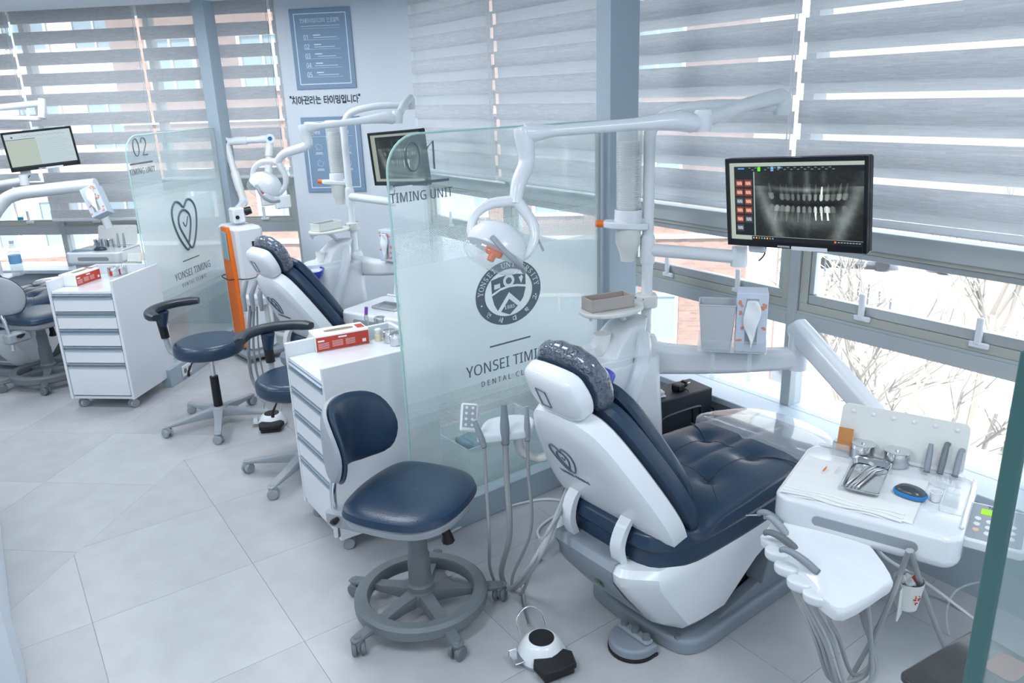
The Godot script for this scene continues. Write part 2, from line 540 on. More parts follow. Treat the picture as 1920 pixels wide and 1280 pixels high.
func room():
	# floor: two tile grids that meet on a line in front of the second partition
	var f = struct("floor", "pale grey stone-look floor tiles with thin joints")
	var g0 = fl(473.7, 1055.8)
	var du = Vector3(sin(deg_to_rad(54)), 0, -cos(deg_to_rad(54)))
	var dv = Vector3(sin(deg_to_rad(-34)), 0, -cos(deg_to_rad(-34)))
	var e0 = fl(160, 1022)
	var ed = Vector3(sin(deg_to_rad(7.5)), 0, -cos(deg_to_rad(7.5)))
	var en = Vector3(ed.z, 0, -ed.x)                # points to the left
	if en.x > 0: en = -en
	var far0 = fl(145, 1035)
	var fu = KA
	var a0 = Vector2(e0.x, e0.z) - Vector2(ed.x, ed.z) * 20
	var a1 = Vector2(e0.x, e0.z) + Vector2(ed.x, ed.z) * 20
	var l2 = Vector2(en.x, en.z) * 20
	var left = PackedVector2Array([a0, a1, a1 + l2, a0 + l2])
	var right = PackedVector2Array([a0, a1, a1 - l2, a0 - l2])
	var room_poly = PackedVector2Array([Vector2(-6.4, 3.2), Vector2(-6.4, -7.2)])
	for p in [wA(1.2, 0, .4), wA(-1.2, 0, .4), wB(2.6, 0, .4), wB(-7.2, 0, .4)]: room_poly.append(Vector2(p.x, p.z))
	part("subfloor", MB.new().prism(room_poly, -.2, -.0035, 0), M.joint, f)
	var n = 0
	var bs = [[g0, du, dv, right], [far0, fu, ed, left]]
	for gi in 2:
		var o: Vector3 = bs[gi][0]
		var uu: Vector3 = bs[gi][1]
		var vv: Vector3 = bs[gi][2]
		for i in range(-12, 13):
			for j in range(-12, 13):
				var q = PackedVector2Array()
				for k in [[0, 0], [1, 0], [1, 1], [0, 1]]:
					var p: Vector3 = o + uu * (.6 * (i + k[0])) + vv * (.6 * (j + k[1]))
					q.append(Vector2(p.x, p.z))
				var ctr = (q[0] + q[2]) * .5
				for k in 4: q[k] = ctr + (q[k] - ctr) * .9978
				for h in Geometry2D.intersect_polygons(q, bs[gi][3]):
					for w in Geometry2D.intersect_polygons(h, room_poly):
						if w.size() < 3: continue
						var seen = false
						for z in w:
							var lc = Vector3(z.x, 0, z.y) - EYE
							if lc.dot(CW) > .4 and absf(lc.dot(CR) / lc.dot(CW)) < .8: seen = true
						part("tile", MB.new().prism(w, -.004, 0.0, .0), M.tile[(i * 7 + j * 13 + gi) % 3 if (i * 7 + j * 13 + gi) >= 0 else (-(i * 7 + j * 13 + gi)) % 3], f)
						n += 1
	# ceiling with a raised strip over the blinds
	var c = struct("ceiling", "white ceiling with a recessed strip over the blinds")
	var cp = PackedVector2Array()
	for p in [Vector3(-6.4, 0, 3.2), Vector3(-6.4, 0, -6.45), wA(4.1, 0, .12), wA(-1.35, 0, .12), wB(2.1, 0, .15), wB(-7.2, 0, .15)]: cp.append(Vector2(p.x, p.z))
	part("ceiling_slab", MB.new().prism(cp, 2.52, 2.75, .0), M.wall, c)
	var m = MB.new()
	wall_box(m, "A", -2.2, 4.6, 2.68, 2.75, .0, .95, 0)
	wall_box(m, "B", -7.6, 3.4, 2.681, 2.751, .0, .95, 0)
	part("recess_top", m, M.wall, c)
	# closed sides behind and beside the camera
	part("wall_left", MB.new().box(Vector3(-6.45, 1.3, -2), Vector3(.1, 2.9, 10.6), 0), M.wall, self).set_meta("kind", "structure")
	part("wall_behind", MB.new().box(Vector3(-.5, 1.3, 3.25), Vector3(12.2, 2.9, .1), 0), M.wall, self).set_meta("kind", "structure")
	# low wall corner at the left edge
	var wp = PackedVector2Array()
	for p in [fl(-40, 930), fl(0, 975), fl(25, 1178), fl(50, 1262), fl(52, 1330), fl(-260, 1330), fl(-260, 930)]: wp.append(Vector2(p.x, p.z))
	part("wall_passage", MB.new().prism(wp, 0, 1.0, .012), M.wall, self, "low white passage wall beside the camera").set_meta("kind", "structure")
	window_wall("A", [2.83, 1.76, .692, -.38, -1.45], 4.4, .49, [.77, .85, .9, 1.16, 1.22])
	window_wall("B", [2.58, 1.5, .39, -.69, -1.77, -2.85, -3.95, -5.05], -7.4, .421, [.80, .872, .95, 1.18, 1.255])
	corner_column()
	for s in [["A", .09, "grey steel pillar at the end of the second glass partition"], ["B", .095, "grey steel pillar at the end of the nearest glass partition"]]:
		var pm = MB.new()
		wall_box(pm, s[0], -s[1] / 2, s[1] / 2, 0, 2.52, .012, .18, .002)
		var o = part("pillar", pm, M.pillar, self, s[2])
		o.set_meta("kind", "structure")

var nwin = 0
func window_wall(side, ks: Array, kend, sh, hs: Array):
	var k0: float = maxf(ks[0], kend)
	var k1: float = minf(ks[-1], kend)
	var lo = struct("wall_back" if side == "A" else "wall_right", "grey wall below the windows")
	var m = MB.new()
	wall_box(m, side, k1, k0 + (.5 if side == "B" else 0), -.05, sh - .03, .38, .75, 0)
	part("low_wall", m, M.low_wall, lo)
	m = MB.new()
	wall_box(m, side, k1, k0 + .4, 2.5, 2.75, .6, .8, 0)
	part("lintel", m, M.wall, lo)
	if k1 > kend or k0 < kend or true:
		m = MB.new()
		if side == "A": wall_box(m, side, ks[0] + .05, 4.4, -.05, 2.75, .45, .75, 0)
		else: wall_box(m, side, ks[-1] - .05, -7.4, -.05, 2.75, .45, .75, 0)
		part("end_wall", m, M.wall, lo)
	var sl = struct("trim_1" if side == "A" else "trim_2", "pale blue-grey window sill board")
	m = MB.new()
	wall_box(m, side, k1, k0 + .4, sh - .03, sh, .34, .497, .003)
	part("sill_board", m, M.sill, sl)
	m = MB.new()
	wall_box(m, side, k1, k0 + .4, sh - .03, sh - .0005, .5, .72, .002)
	part("sill_board", m, M.sill, sl)
	for i in ks.size() - 1:
		nwin += 1
		var w = struct("window_%d" % nwin, "window bay with grey aluminium frame, vent sash and fixed panes")
		var a: float = ks[i]
		var b: float = ks[i + 1]
		for e in ([a, b] if i == 0 else [b]):
			m = MB.new()
			wall_box(m, side, e - .024, e + .024, sh, 2.6, .5, .59, .002)
			part("mullion", m, M.frame, w)
		m = MB.new()
		wall_box(m, side, b + .024, a - .024, hs[0], hs[1] - .012, .5, .575, .002)
		wall_box(m, side, b + .024, a - .024, hs[1] - .012, hs[1], .505, .57, .001)
		part("transom", m, M.frame, w)
		m = MB.new()
		wall_box(m, side, b + .024, a - .024, hs[3], hs[4], .5, .58, .002)
		part("transom", m, M.frame, w)
		# opening sash
		m = MB.new()
		wall_box(m, side, b + .026, a - .026, hs[1], hs[1] + .035, .512, .56, .002)
		wall_box(m, side, b + .026, a - .026, hs[3] - .02, hs[3], .512, .56, .002)
		for e in [b + .045, a - .045]: wall_box(m, side, e - .02, e + .02, hs[1] + .035, hs[3] - .02, .512, .56, .002)
		part("outer_sash", m, M.sash, w)
		m = MB.new()
		wall_box(m, side, b + .066, a - .066, hs[1] + .036, hs[2] - .002, .52, .555, .002)
		wall_box(m, side, b + .066, a - .066, hs[3] - .045, hs[3] - .021, .52, .555, .002)
		for e in [b + .078, a - .078]: wall_box(m, side, e - .011, e + .011, hs[2], hs[3] - .045, .52, .555, .002)
		part("inner_sash", m, M.alu, w)
		for q in [[sh, hs[0], .54], [hs[2], hs[3] - .045, .54], [hs[4], 2.6, .54]]:
			m = MB.new()
			var ins = .09 if q[0] == hs[2] else .024
			wall_box(m, side, b + ins, a - ins, q[0], q[1], q[2] - .003, q[2] + .003, 0)
			part("pane", m, M.pane, w)
		for e in [.3, .72]:
			var kk = lerpf(a, b, e)
			var hm = MB.new()
			wall_box(hm, side, kk - .012, kk + .012, hs[1] + .03, hs[1] + .13, .495, .512, .004)
			wall_box(hm, side, kk - .04, kk + .03, hs[1] + .018, hs[1] + .04, .498, .512, .004)
			part("handle", hm, M.white, w)
	# zebra blinds
	var n = 0
	for i in ks.size() - 1:
		n += 1
		var offs = {"A": [.02, 0.0, 0.0, 0.0], "B": [.072, .068, .044, .04, .044, .044, .044]}
		var bot = {"A": [1.27, .93, 1.25, 1.25], "B": [1.31, 1.31, 1.315, 1.315, 1.315, 1.315, 1.315]}
		var txt = {"A": ["furthest left blind on the back wall, its bands half overlapping", "open zebra blind hanging lowest on the back wall, behind the second partition", "open zebra blind behind the steel pillar of the second partition", "open zebra blind beside the poster column"],
			"B": ["nearly closed pale blind next to the poster column", "nearly closed pale blind seen through the nearest glass partition", "zebra blind with bright slits behind the lamp arm", "zebra blind with bright slits behind the x-ray screen", "zebra blind further along the right windows", "zebra blind further along the right windows", "zebra blind further along the right windows"]}
		blind(side, ks[i], ks[i + 1], bot[side][i], offs[side][i], txt[side][i])

func blind(side, k0, k1, hb, off, label):
	var t = thing("window_blind", label, "blind", "zebra blinds on the window walls")
	var dd = .38 if side == "A" else .43
	var pitch = .1555 if side == "A" else .152
	var bw = .0945 if side == "A" else .09
	var g0 = 2.24 if side == "A" else 2.055
	var a: float = k0 - .012
	var b: float = k1 + .022
	var m = MB.new()
	wall_box(m, side, b, a, 2.56, 2.66, dd - .05, dd + .05, .01)
	part("head_rail", m, M.sash, t)
	for layer in 2:
		var d: float = dd + .022 * layer
		var y: float = g0 - (off if layer else 0.0) + pitch * 4
		while y > hb + .02:
			var top = minf(y, 2.57)
			var lo = maxf(y - bw, hb)
			if top > lo + .01:
				m = MB.new()
				wall_box(m, side, b, a, lo, top, d - .0006, d + .0006, 0)
				part("fabric_band", m, M.band, t)
			y -= pitch
		m = MB.new()
		wall_box(m, side, b + .001, a - .001, hb, 2.56, d + .0012, d + .0015, 0)
		part("sheer_layer", m, M.sheer, t)
	m = MB.new()
	wall_box(m, side, b, a, hb - .028, hb, dd - .012, dd + .03, .008)
	part("bottom_rail", m, M.white, t)
	for e in [-.006, .008]:
		m = MB.new().cyl(w_of(side, b - .016 + e, 2.56, dd - .03), w_of(side, b - .016 + e, hb + .1, dd - .03), .0022, -1, 6)
		part("cord", m, M.white, t)

func corner_column():
	var c = struct("wall_corner", "white corner column with two framed notices")
	var p = []
	var back = wB(2.6, 0, .47)
	for q in [wA(-.457, 0, .3), wA(-1.18, 0, .3), back, wA(-1.8, 0, .9), wA(-.457, 0, .9)]: p.append(Vector2(q.x, q.z))
	part("column", MB.new().prism(PackedVector2Array(p), 0, 2.75, .002), M.wall, c)
	var bs = Basis(-KA, UP, NA)
	var o = func(k, h, out := .0) -> Transform3D: return Transform3D(bs, wA(k, h, .3 - out))
	# notices
	var cream = mat(Color(.86, .9, .93), .7)
	for i in 2:
		var h0: float = [1.891, 1.115][i]
		var h1: float = [2.457, 1.685][i]
		var t = thing("notice_board", ["blue-grey notice listing five numbered points, upper one on the column", "blue-grey notice with small icons, lower one on the column"][i], "notice", "", o.call(-.804, (h0 + h1) * .5))
		var w = .467
		var hh = h1 - h0
		part("board", MB.new().box(Vector3(0, 0, .008), Vector3(w, hh, .014), .002), M.blueprint, t)
		var m = MB.new()
		for s in [-1, 1]:
			m.box(Vector3(s * (w / 2 - .035), 0, .0156), Vector3(.007, hh - .065, .0012), 0)
			m.box(Vector3(0, s * (hh / 2 - .035), .0156), Vector3(w - .063, .007, .0012), 0)
		part("border", m, cream, t)
		m = MB.new()
		if i == 0:
			hangul(m, "연세타이밍치과의 진료철학", .03, .0032, Transform3D(Basis.IDENTITY, Vector3(-.155, .215, .0155)), .8)
			m.box(Vector3(0, .162, .0156), Vector3(.3, .003, .001), 0)
			m.box(Vector3(0, .145, .0156), Vector3(.29, .0015, .001), 0)
			for k in 5:
				text("number", "0%d" % (k + 1), .034, .8, cream, t, Transform3D(Basis.IDENTITY, Vector3(-.118, .085 - .066 * k, .0155)))
				m.box(Vector3(-.035, .098 - .066 * k, .0156), Vector3(.055, .008, .001), 0)
				m.box(Vector3(.03 - .012 * (k % 2), .081 - .066 * k, .0156), Vector3(.18 - .02 * (k % 3), .004, .001), 0)
				m.box(Vector3(.0, .066 - .066 * k, .0156), Vector3(.28, .0018, .001), 0)
		else:
			hangul(m, "“ 연세타이밍치과를", .026, .003, Transform3D(Basis.IDENTITY, Vector3(-.15, .225, .0155)), .8) if false else hangul(m, "연세타이밍", .028, .003, Transform3D(Basis.IDENTITY, Vector3(-.13, .225, .0155)), .85)
			hangul(m, "선택해", .028, .003, Transform3D(Basis.IDENTITY, Vector3(-.16, .183, .0155)), .85)
			hangul(m, "이는 이", .028, .003, Transform3D(Basis.IDENTITY, Vector3(.06, .183, .0155)), .85)
			m.box(Vector3(0, .14, .0156), Vector3(.34, .002, .001), 0)
			for k in 4:
				var x = -.11 if k < 2 else .12
				var y = .06 - .125 * (k % 2)
				for a in 10:
					var r = .022 + .006 * sin(a * 2.3 + k)
					var p0 = Vector3(x + cos(a * TAU / 10) * r, y + sin(a * TAU / 10) * r, .0155)
					var p1 = Vector3(x + cos((a + 1) * TAU / 10) * r, y + sin((a + 1) * TAU / 10) * (.022 + .006 * sin((a + 1) * 2.3 + k)), .0155)
					m.tube([p0, p1], .0012, 4)
				m.box(Vector3(x, y - .042, .0156), Vector3(.05, .005, .001), 0)
				m.box(Vector3(x, y - .052, .0156), Vector3(.06, .004, .001), 0)
		part("lettering", m, cream, t)
	var lm = MB.new()
	hangul(lm, "“치아관리는 타이밍입니다”", .058, .0085, Transform3D(Basis.IDENTITY, Vector3(-.3, .03, 0)), .78)
	single("wall_lettering", lm, M.ink, "dark Korean slogan in quotes between the two notices", "lettering", "", o.call(-.8, 1.81, .001))

# ---------- glass partitions ----------
func quad_uv(w, h, z := 0.0) -> ArrayMesh:
	var a = []
	a.resize(Mesh.ARRAY_MAX)
	a[Mesh.ARRAY_VERTEX] = PackedVector3Array([Vector3(0, 0, z), Vector3(0, h, z), Vector3(w, h, z), Vector3(0, 0, z), Vector3(w, h, z), Vector3(w, 0, z)])
	a[Mesh.ARRAY_NORMAL] = PackedVector3Array([Vector3.BACK, Vector3.BACK, Vector3.BACK, Vector3.BACK, Vector3.BACK, Vector3.BACK])
	a[Mesh.ARRAY_TEX_UV] = PackedVector2Array([Vector2(0, 1), Vector2(0, 0), Vector2(1, 0), Vector2(0, 1), Vector2(1, 0), Vector2(1, 1)])
	var m = ArrayMesh.new()
	m.add_surface_from_arrays(Mesh.PRIMITIVE_TRIANGLES, a)
	return m
func film_tex() -> ImageTexture:      # etched film: solid in the middle, thinning out as printed dots above and below
	var w = 640
	var h = 768
	var b = PackedByteArray()
	b.resize(w * h * 4)
	for y in h:
		var hh = 1.5 - 1.12 * (y + .5) / h
		var cov = 1.0
		if hh > 1.16: cov = clampf((1.5 - hh) / .34, 0, 1)
		elif hh < .66: cov = clampf((hh - .38) / .28, 0, 1)
		var r2 = cov * cov * 6.5
		for x in w:
			var dx = float((x + (3 if (y / 3) % 2 else 0)) % 6) - 2.5
			var dy = float(y % 3) - 1.0
			var on = cov > .97 or dx * dx * .6 + dy * dy * 1.6 < r2
			var i = (y * w + x) * 4
			b[i] = 236; b[i + 1] = 246; b[i + 2] = 247
			b[i + 3] = 232 if on else 10
	return ImageTexture.create_from_image(Image.create_from_data(w, h, false, Image.FORMAT_RGBA8, b))
func partition(a: Vector3, b: Vector3, htop, label, film) -> Node3D:
	var d = (b - a).normalized()
	var ln = a.distance_to(b) - .012
	var t = thing("glass_partition", label, "partition", "", Transform3D(Basis(d, UP, d.cross(UP)), a))
	# local x along the glass, y up, z towards the bay entrance side
	var pts = []
	var r = .14
	for k in 9:
		var g = PI / 2 * k / 8
		pts.append(Vector2(r - r * cos(g), htop - r + r * sin(g)))
	var outline = pts.duplicate()
	pts.append(Vector2(ln, htop))
	pts.append(Vector2(ln, .11))
	pts.append(Vector2(0, .11))
	var up = Transform3D(Basis(Vector3.RIGHT, Vector3(0, 0, -1), Vector3.UP), Vector3(0, 0, 0))
	part("glass_pane", MB.new().prism(PackedVector2Array(pts), -.005, .005, 0, 0, 1, up), M.glass, t)
	var rim = [Vector3(0, .125, 0)]
	for p in outline: rim.append(Vector3(p.x, p.y, 0))
	rim.append(Vector3(ln, htop, 0))
	part("polished_edge", MB.new().tube(rim, .0045, 6), M.edge, t)
	part("base_rail", MB.new().box(Vector3(ln / 2, .0625, 0), Vector3(ln, .125, .07), .003), M.pillar, t)
	part("side_channel", MB.new().box(Vector3(ln - .008, (htop + .125) / 2, 0), Vector3(.016, htop - .125, .022), .001), M.alu, t)
	var q = part("etched_film", quad_uv(ln - .02, 1.12), film, t, "etched film fading out as dots")
	q.position = Vector3(.004, .38, .0062)
	return t
func arc_text(m: MB, s: String, c: Vector2, rx, ry, a0, a1, h, flip := false):
	var f = SystemFont.new()
	f.font_names = PackedStringArray(["Droid Serif"])
	for i in s.length():
		if s[i] == " ": continue
		var t = TextMesh.new()
		t.font = f
		t.font_size = 64
		t.pixel_size = h / 46.0
		t.depth = .0008
		t.text = s[i]
		var a = lerpf(a0, a1, float(i) / (s.length() - 1))
		var p = Vector3(c.x + cos(a) * rx, c.y + sin(a) * ry, .0085)
		var xf = Transform3D(Basis(Vector3.BACK, a - PI / 2).scaled(Vector3(rx / ry, 1, 1)), p)
		var arr = t.get_mesh_arrays()
		var vs: PackedVector3Array = arr[Mesh.ARRAY_VERTEX]
		var ix = arr[Mesh.ARRAY_INDEX]
		if ix == null or ix.size() == 0:
			for k in range(0, vs.size(), 3): m.tri(xf * vs[k], xf * vs[k + 2], xf * vs[k + 1])
		else:
			for k in range(0, ix.size(), 3): m.tri(xf * vs[ix[k]], xf * vs[ix[k + 2]], xf * vs[ix[k + 1]])
func flat_poly(m: MB, pts: Array, z0 := .0066, z1 := .0076):
	var up = Transform3D(Basis(Vector3.RIGHT, Vector3(0, 0, -1), Vector3.UP), Vector3.ZERO)
	m.prism(PackedVector2Array(pts), -z1, -z0, 0, 0, 1, up)
func ring(m: MB, c: Vector2, rx, ry, w, z0 := .0066, z1 := .0076, n := 48):
	for k in n:
		var a = TAU * k / n
		var b = TAU * (k + 1) / n
		var e = Vector2(rx, ry)
		var f = Vector2(rx - w * rx / ry, ry - w)
		var q = []
		for g in [[a, e], [b, e], [b, f], [a, f]]: q.append(Vector3(c.x + cos(g[0]) * g[1].x, c.y + sin(g[0]) * g[1].y, z1))
		m.quad(q[3], q[0], q[1], q[2])
func tooth(m: MB, c: Vector2, s: float, sx := 1.0, r := .008, z := .0072):
	var P = func(a: Array) -> Array:
		var o = []
		for k in range(0, a.size(), 2): o.append(Vector3(c.x + a[k] * s * sx, c.y + a[k + 1] * s, z))
		return o
	for l in [[-.02, -.98, -.2, -1, -.62, -.45, -.86, .2, -.84, .7, -.55, .98, -.25, .92, 0, .72, .3, .96, .62, .92, .86, .6, .84, .1, .62, -.5, .32, -.95, .12, -.98, -.02, -.8, -.3, -.35, -.48, .0, -.46, .34, -.2, .58, .12, .56, .36, .32, .34, -.04, .14, -.5, .0, -.78], [-.18, .12, -.02, -.08, .22, .3]]:
		m.tube(curve(P.call(l), 4), r if l.size() > 8 else r * .55, 6)
func partitions():
	var film = mat(Color.WHITE, .5, 0, {"albedo_texture": film_tex(), "transparency": BaseMaterial3D.TRANSPARENCY_ALPHA, "backlight_enabled": true, "backlight": Color(1, 1, 1)})
	M.film = film
	var p = partition(Vector3(-.437, 0, -2.916), P0, 1.685, "etched glass partition with a round university crest and the number 01", film)
	var at = func(x, y) -> Transform3D: return Transform3D(Basis.IDENTITY, Vector3(x, y, .0068))
	for i in 2:
		var q: Node3D = p
		if i == 1: q = partition(Vector3(-2.333, 0, -4.926), PA, 1.64, "etched glass partition with a large tooth logo and the number 02", film)
		var dy = -.035 * i
		var m = MB.new()
		# 0 and 1 / 2 as thin strokes
		var o = []
		for k in 25: o.append(Vector3(.108 + .03 * cos(TAU * k / 24), 1.603 + dy + .053 * sin(TAU * k / 24) , .0072))
		m.tube(o, .0035, 5)
		if i == 0: m.tube([Vector3(.168, 1.625, .0072), Vector3(.2, 1.655, .0072), Vector3(.2, 1.55, .0072)], .004, 5)
		else:
			var z = []
			for g in [[.168, 1.63], [.175, 1.65], [.195, 1.657], [.215, 1.645], [.218, 1.62], [.2, 1.59], [.17, 1.552]]: z.append(Vector3(g[0], g[1] + dy, .0072))
			m.tube(curve(z, 4), .0035, 5)
			m.tube([z[6], Vector3(.225, 1.552 + dy, .0072)], .0035, 5)
		m.box(Vector3(.139, 1.505 + dy, .0072), Vector3(.248, .01, .0015), 0)
		part("bay_number", m, M.print, q)
		text("unit_lettering", "TIMING UNIT", .036, .92, M.print, q, at.call(.138, 1.457 + dy))
		m = MB.new()
		m.box(Vector3(.534, .783 - .01 * i, .0072), Vector3(.222, .007, .0012), 0)
		if i == 0:
			var c = Vector2(.535, 1.004)
			ring(m, c, .175, .14, .038)
			# shield
			var sx = 1.25
			var S = func(a: Array) -> Array:
				var r = []
				for k in range(0, a.size(), 2): r.append(Vector2(c.x + a[k] * sx, c.y + a[k + 1]))
				return r
			var top: Array = S.call([-.073, .066, -.04, .074, 0, .078, .04, .074, .073, .066, .073, .02, .035, .03, 0, .032, -.035, .026, -.072, .008])
			flat_poly(m, top)
			flat_poly(m, S.call([-.072, -.002, -.035, .016, 0, .022, .035, .02, .073, .01, .062, -.032, .048, -.052, 0, .002, -.05, -.07, -.064, -.04]))
			flat_poly(m, S.call([0, -.028, .036, -.066, 0, -.098, -.036, -.078]))
			var wm = MB.new()
			ring(wm, c + Vector2(0, .052), .03, .027, .0125, .0078, .0084, 28)
			flat_poly(wm, S.call([-.062, .025, -.037, .029, -.037, .049, -.05, .046, -.062, .046]), .0078, .0084)
			flat_poly(wm, S.call([.043, .06, .05, .04, .053, .03, .057, .041, .062, .056, .055, .068, .05, .06]), .0078, .0084)
			arc_text(wm, "YONSEI UNIVERSITY", c, .151, .121, deg_to_rad(172), deg_to_rad(8), .021)
			var hs = "연세대학교"
			for k in 5:
				var a = deg_to_rad(222 + 29 * k)
				var xf = Transform3D(Basis(Vector3.BACK, a + PI / 2), Vector3(c.x + cos(a) * .15, c.y + sin(a) * .119, .0084)) * Transform3D(Basis.IDENTITY, Vector3(-.011, .011, 0))
				hangul(wm, hs[k], .022, .0028, xf)
			for a in [196, -16]:
				wm.lathe([Vector2(0, 0), Vector2(.004, 0), Vector2(0, .0012)], 10, Transform3D(Basis(Vector3.RIGHT, PI / 2), Vector3(c.x + cos(deg_to_rad(a)) * .152, c.y + sin(deg_to_rad(a)) * .121, .0078)))
			part("crest_lettering", wm, mat(Color(.86, .92, .93), .6), q)
			text("crest_year", "1885", .015, 1.25, mat(Color(.86, .92, .93), .6), q, Transform3D(Basis.IDENTITY, Vector3(c.x, c.y - .063, .0084)), "Droid Serif")
			part("crest", m, M.print, q)
		else:
			tooth(m, Vector2(.535, 1.015), .168, 1.05, .0085)
			part("tooth_logo", m, M.print, q)
		text("clinic_lettering", "YONSEI TIMING", .048, 1.02, M.print, q, at.call(.538, .695 - .01 * i))
		text("clinic_lettering", "D E N T A L   C L I N I C", .024, 1.0, M.print, q, at.call(.535, .625 - .012 * i))
	# near partition whose end shows at the right edge
	var e = zc(1866, 1060, .45)
	var dd = Vector3(sin(deg_to_rad(62)), 0, -cos(deg_to_rad(62)))
	var near = thing("glass_partition", "plain glass partition close by whose green edge stands upright", "partition", "", Transform3D(Basis(dd, UP, dd.cross(UP)), Vector3(e.x, 0, e.z)))
	part("glass_pane", MB.new().box(Vector3(.45, .9, 0), Vector3(.9, 1.56, .011), .001), M.glass, near)
	part("polished_edge", MB.new().box(Vector3(-.0015, .9, 0), Vector3(.003, 1.56, .0112), .001), mat(Color(.26, .42, .42), .3), near)
	part("base_rail", MB.new().box(Vector3(.45, .0625, 0), Vector3(.9, .125, .07), .003), M.pillar, near)

# ---------- shared shapes ----------
func flat_map(p: Vector3) -> Vector3: return Vector3(p.x, p.z, -p.y)
func pillow(m: MB, outline: PackedVector2Array, tf: float, tb: float, e: float, fn: Callable, ctr := Vector2.ZERO, inner := [.03, .2, .38, .55, .7, .82, .91, .97]):
	var pg = outline.duplicate()
	var ar = 0.0
	for i in pg.size(): ar += pg[i].cross(pg[(i + 1) % pg.size()])
	if ar < 0: pg.reverse()
	var rings = []
	var sc = []
	for s in inner: sc.append([s, -tb * pow(1 - pow(s, e), 1.0 / e)])
	sc.append([1.0, 0.0])
	for k in inner.size():
		var s = inner[inner.size() - 1 - k]
		sc.append([s, tf * pow(1 - pow(s, e), 1.0 / e)])
	for q in sc:
		var r = PackedVector3Array()
		for p in pg: r.append(fn.call(Vector3(ctr.x + (p.x - ctr.x) * q[0], ctr.y + (p.y - ctr.y) * q[0], q[1])))
		rings.append(r)
	m.loft(rings)
	return m
func rot_xf(deg: float, o: Vector3) -> Transform3D: return Transform3D(Basis(UP, deg_to_rad(deg)), o)
func caster(t: Node3D, p: Vector3, turn: float, r := .026, mt = null, dark = null):
	var c = MB.new()
	var b = Basis(UP, turn)
	c.lathe([Vector2(0, .012), Vector2(.012, .012), Vector2(.02, 0), Vector2(.021, -.008), Vector2(0, -.008)], 12, Transform3D(Basis.IDENTITY, p + Vector3(0, r * 2.25, 0)))
	for s in [-1, 1]:
		var x = Transform3D(b * Basis(Vector3.RIGHT, 0) * Basis(Vector3.BACK, PI / 2), p + b * Vector3(0, r, 0))
		c.lathe([Vector2(0, s * .006), Vector2(r * .8, s * .006), Vector2(r, s * .009), Vector2(r, s * .02), Vector2(r * .85, s * .024), Vector2(0, s * .024)] if s > 0 else [Vector2(0, -.024), Vector2(r * .85, -.024), Vector2(r, -.02), Vector2(r, -.009), Vector2(r * .8, -.006), Vector2(0, -.006)], 18, x)
	c.box(p + b * Vector3(0, r * 1.5, -.004), Vector3(.016, r * 1.3, r * 1.4), .004, b)
	part("caster", c, mt if mt else M.grey, t)

# ---------- drawer cart: x to the right, z to the front ----------
func cart(xf: Transform3D, label: String, g: String) -> Node3D:
	var t = thing("drawer_cart", label, "cart", g, xf)
	var w = .43
	var d = .5
	var h = .765
	var y0 = .068
	for s in [-1, 1]: part("side_panel", MB.new().box(Vector3(s * (w / 2 - .009), (y0 + .828) / 2, -d / 2), Vector3(.018, .828 - y0, d), .0025), M.white, t)
	part("back_panel", MB.new().box(Vector3(0, (y0 + .828) / 2, -d + .009), Vector3(w - .036, .828 - y0, .018), .002), M.white, t)
	part("top_board", MB.new().box(Vector3(0, h - .009, -d / 2 + .005), Vector3(w - .037, .018, d - .028), .002), M.gloss, t)
	part("bottom_board", MB.new().box(Vector3(0, y0 + .009, -d / 2 + .005), Vector3(w - .037, .018, d - .028), .002), M.white, t)
	var ys = [.745, .635, .525, .415, .305, .09]
	for k in 5:
		var top: float = ys[k]
		var bot: float = ys[k + 1] + .004
		var dr = part("drawer", MB.new().box(Vector3(0, (top - .03 + bot) / 2, -.012), Vector3(w - .044, top - .03 - bot, .02), .002), M.white, t)
		var hm = MB.new()
		hm.box(Vector3(0, top - .0125, -.016), Vector3(w - .046, .022, .006), .001)
		hm.box(Vector3(0, top - .003, -.007), Vector3(w - .046, .004, .022), .001)
		hm.box(Vector3(0, top - .026, -.006), Vector3(w - .046, .005, .02), .001)
		part("handle_strip", hm, M.handle, dr)
	for q in [[-1, -.05], [1, -.05], [-1, -d + .05], [1, -d + .05]]: caster(t, Vector3(q[0] * (w / 2 - .045), 0, q[1]), q[1] * 9, .027, M.lgrey)
	return t

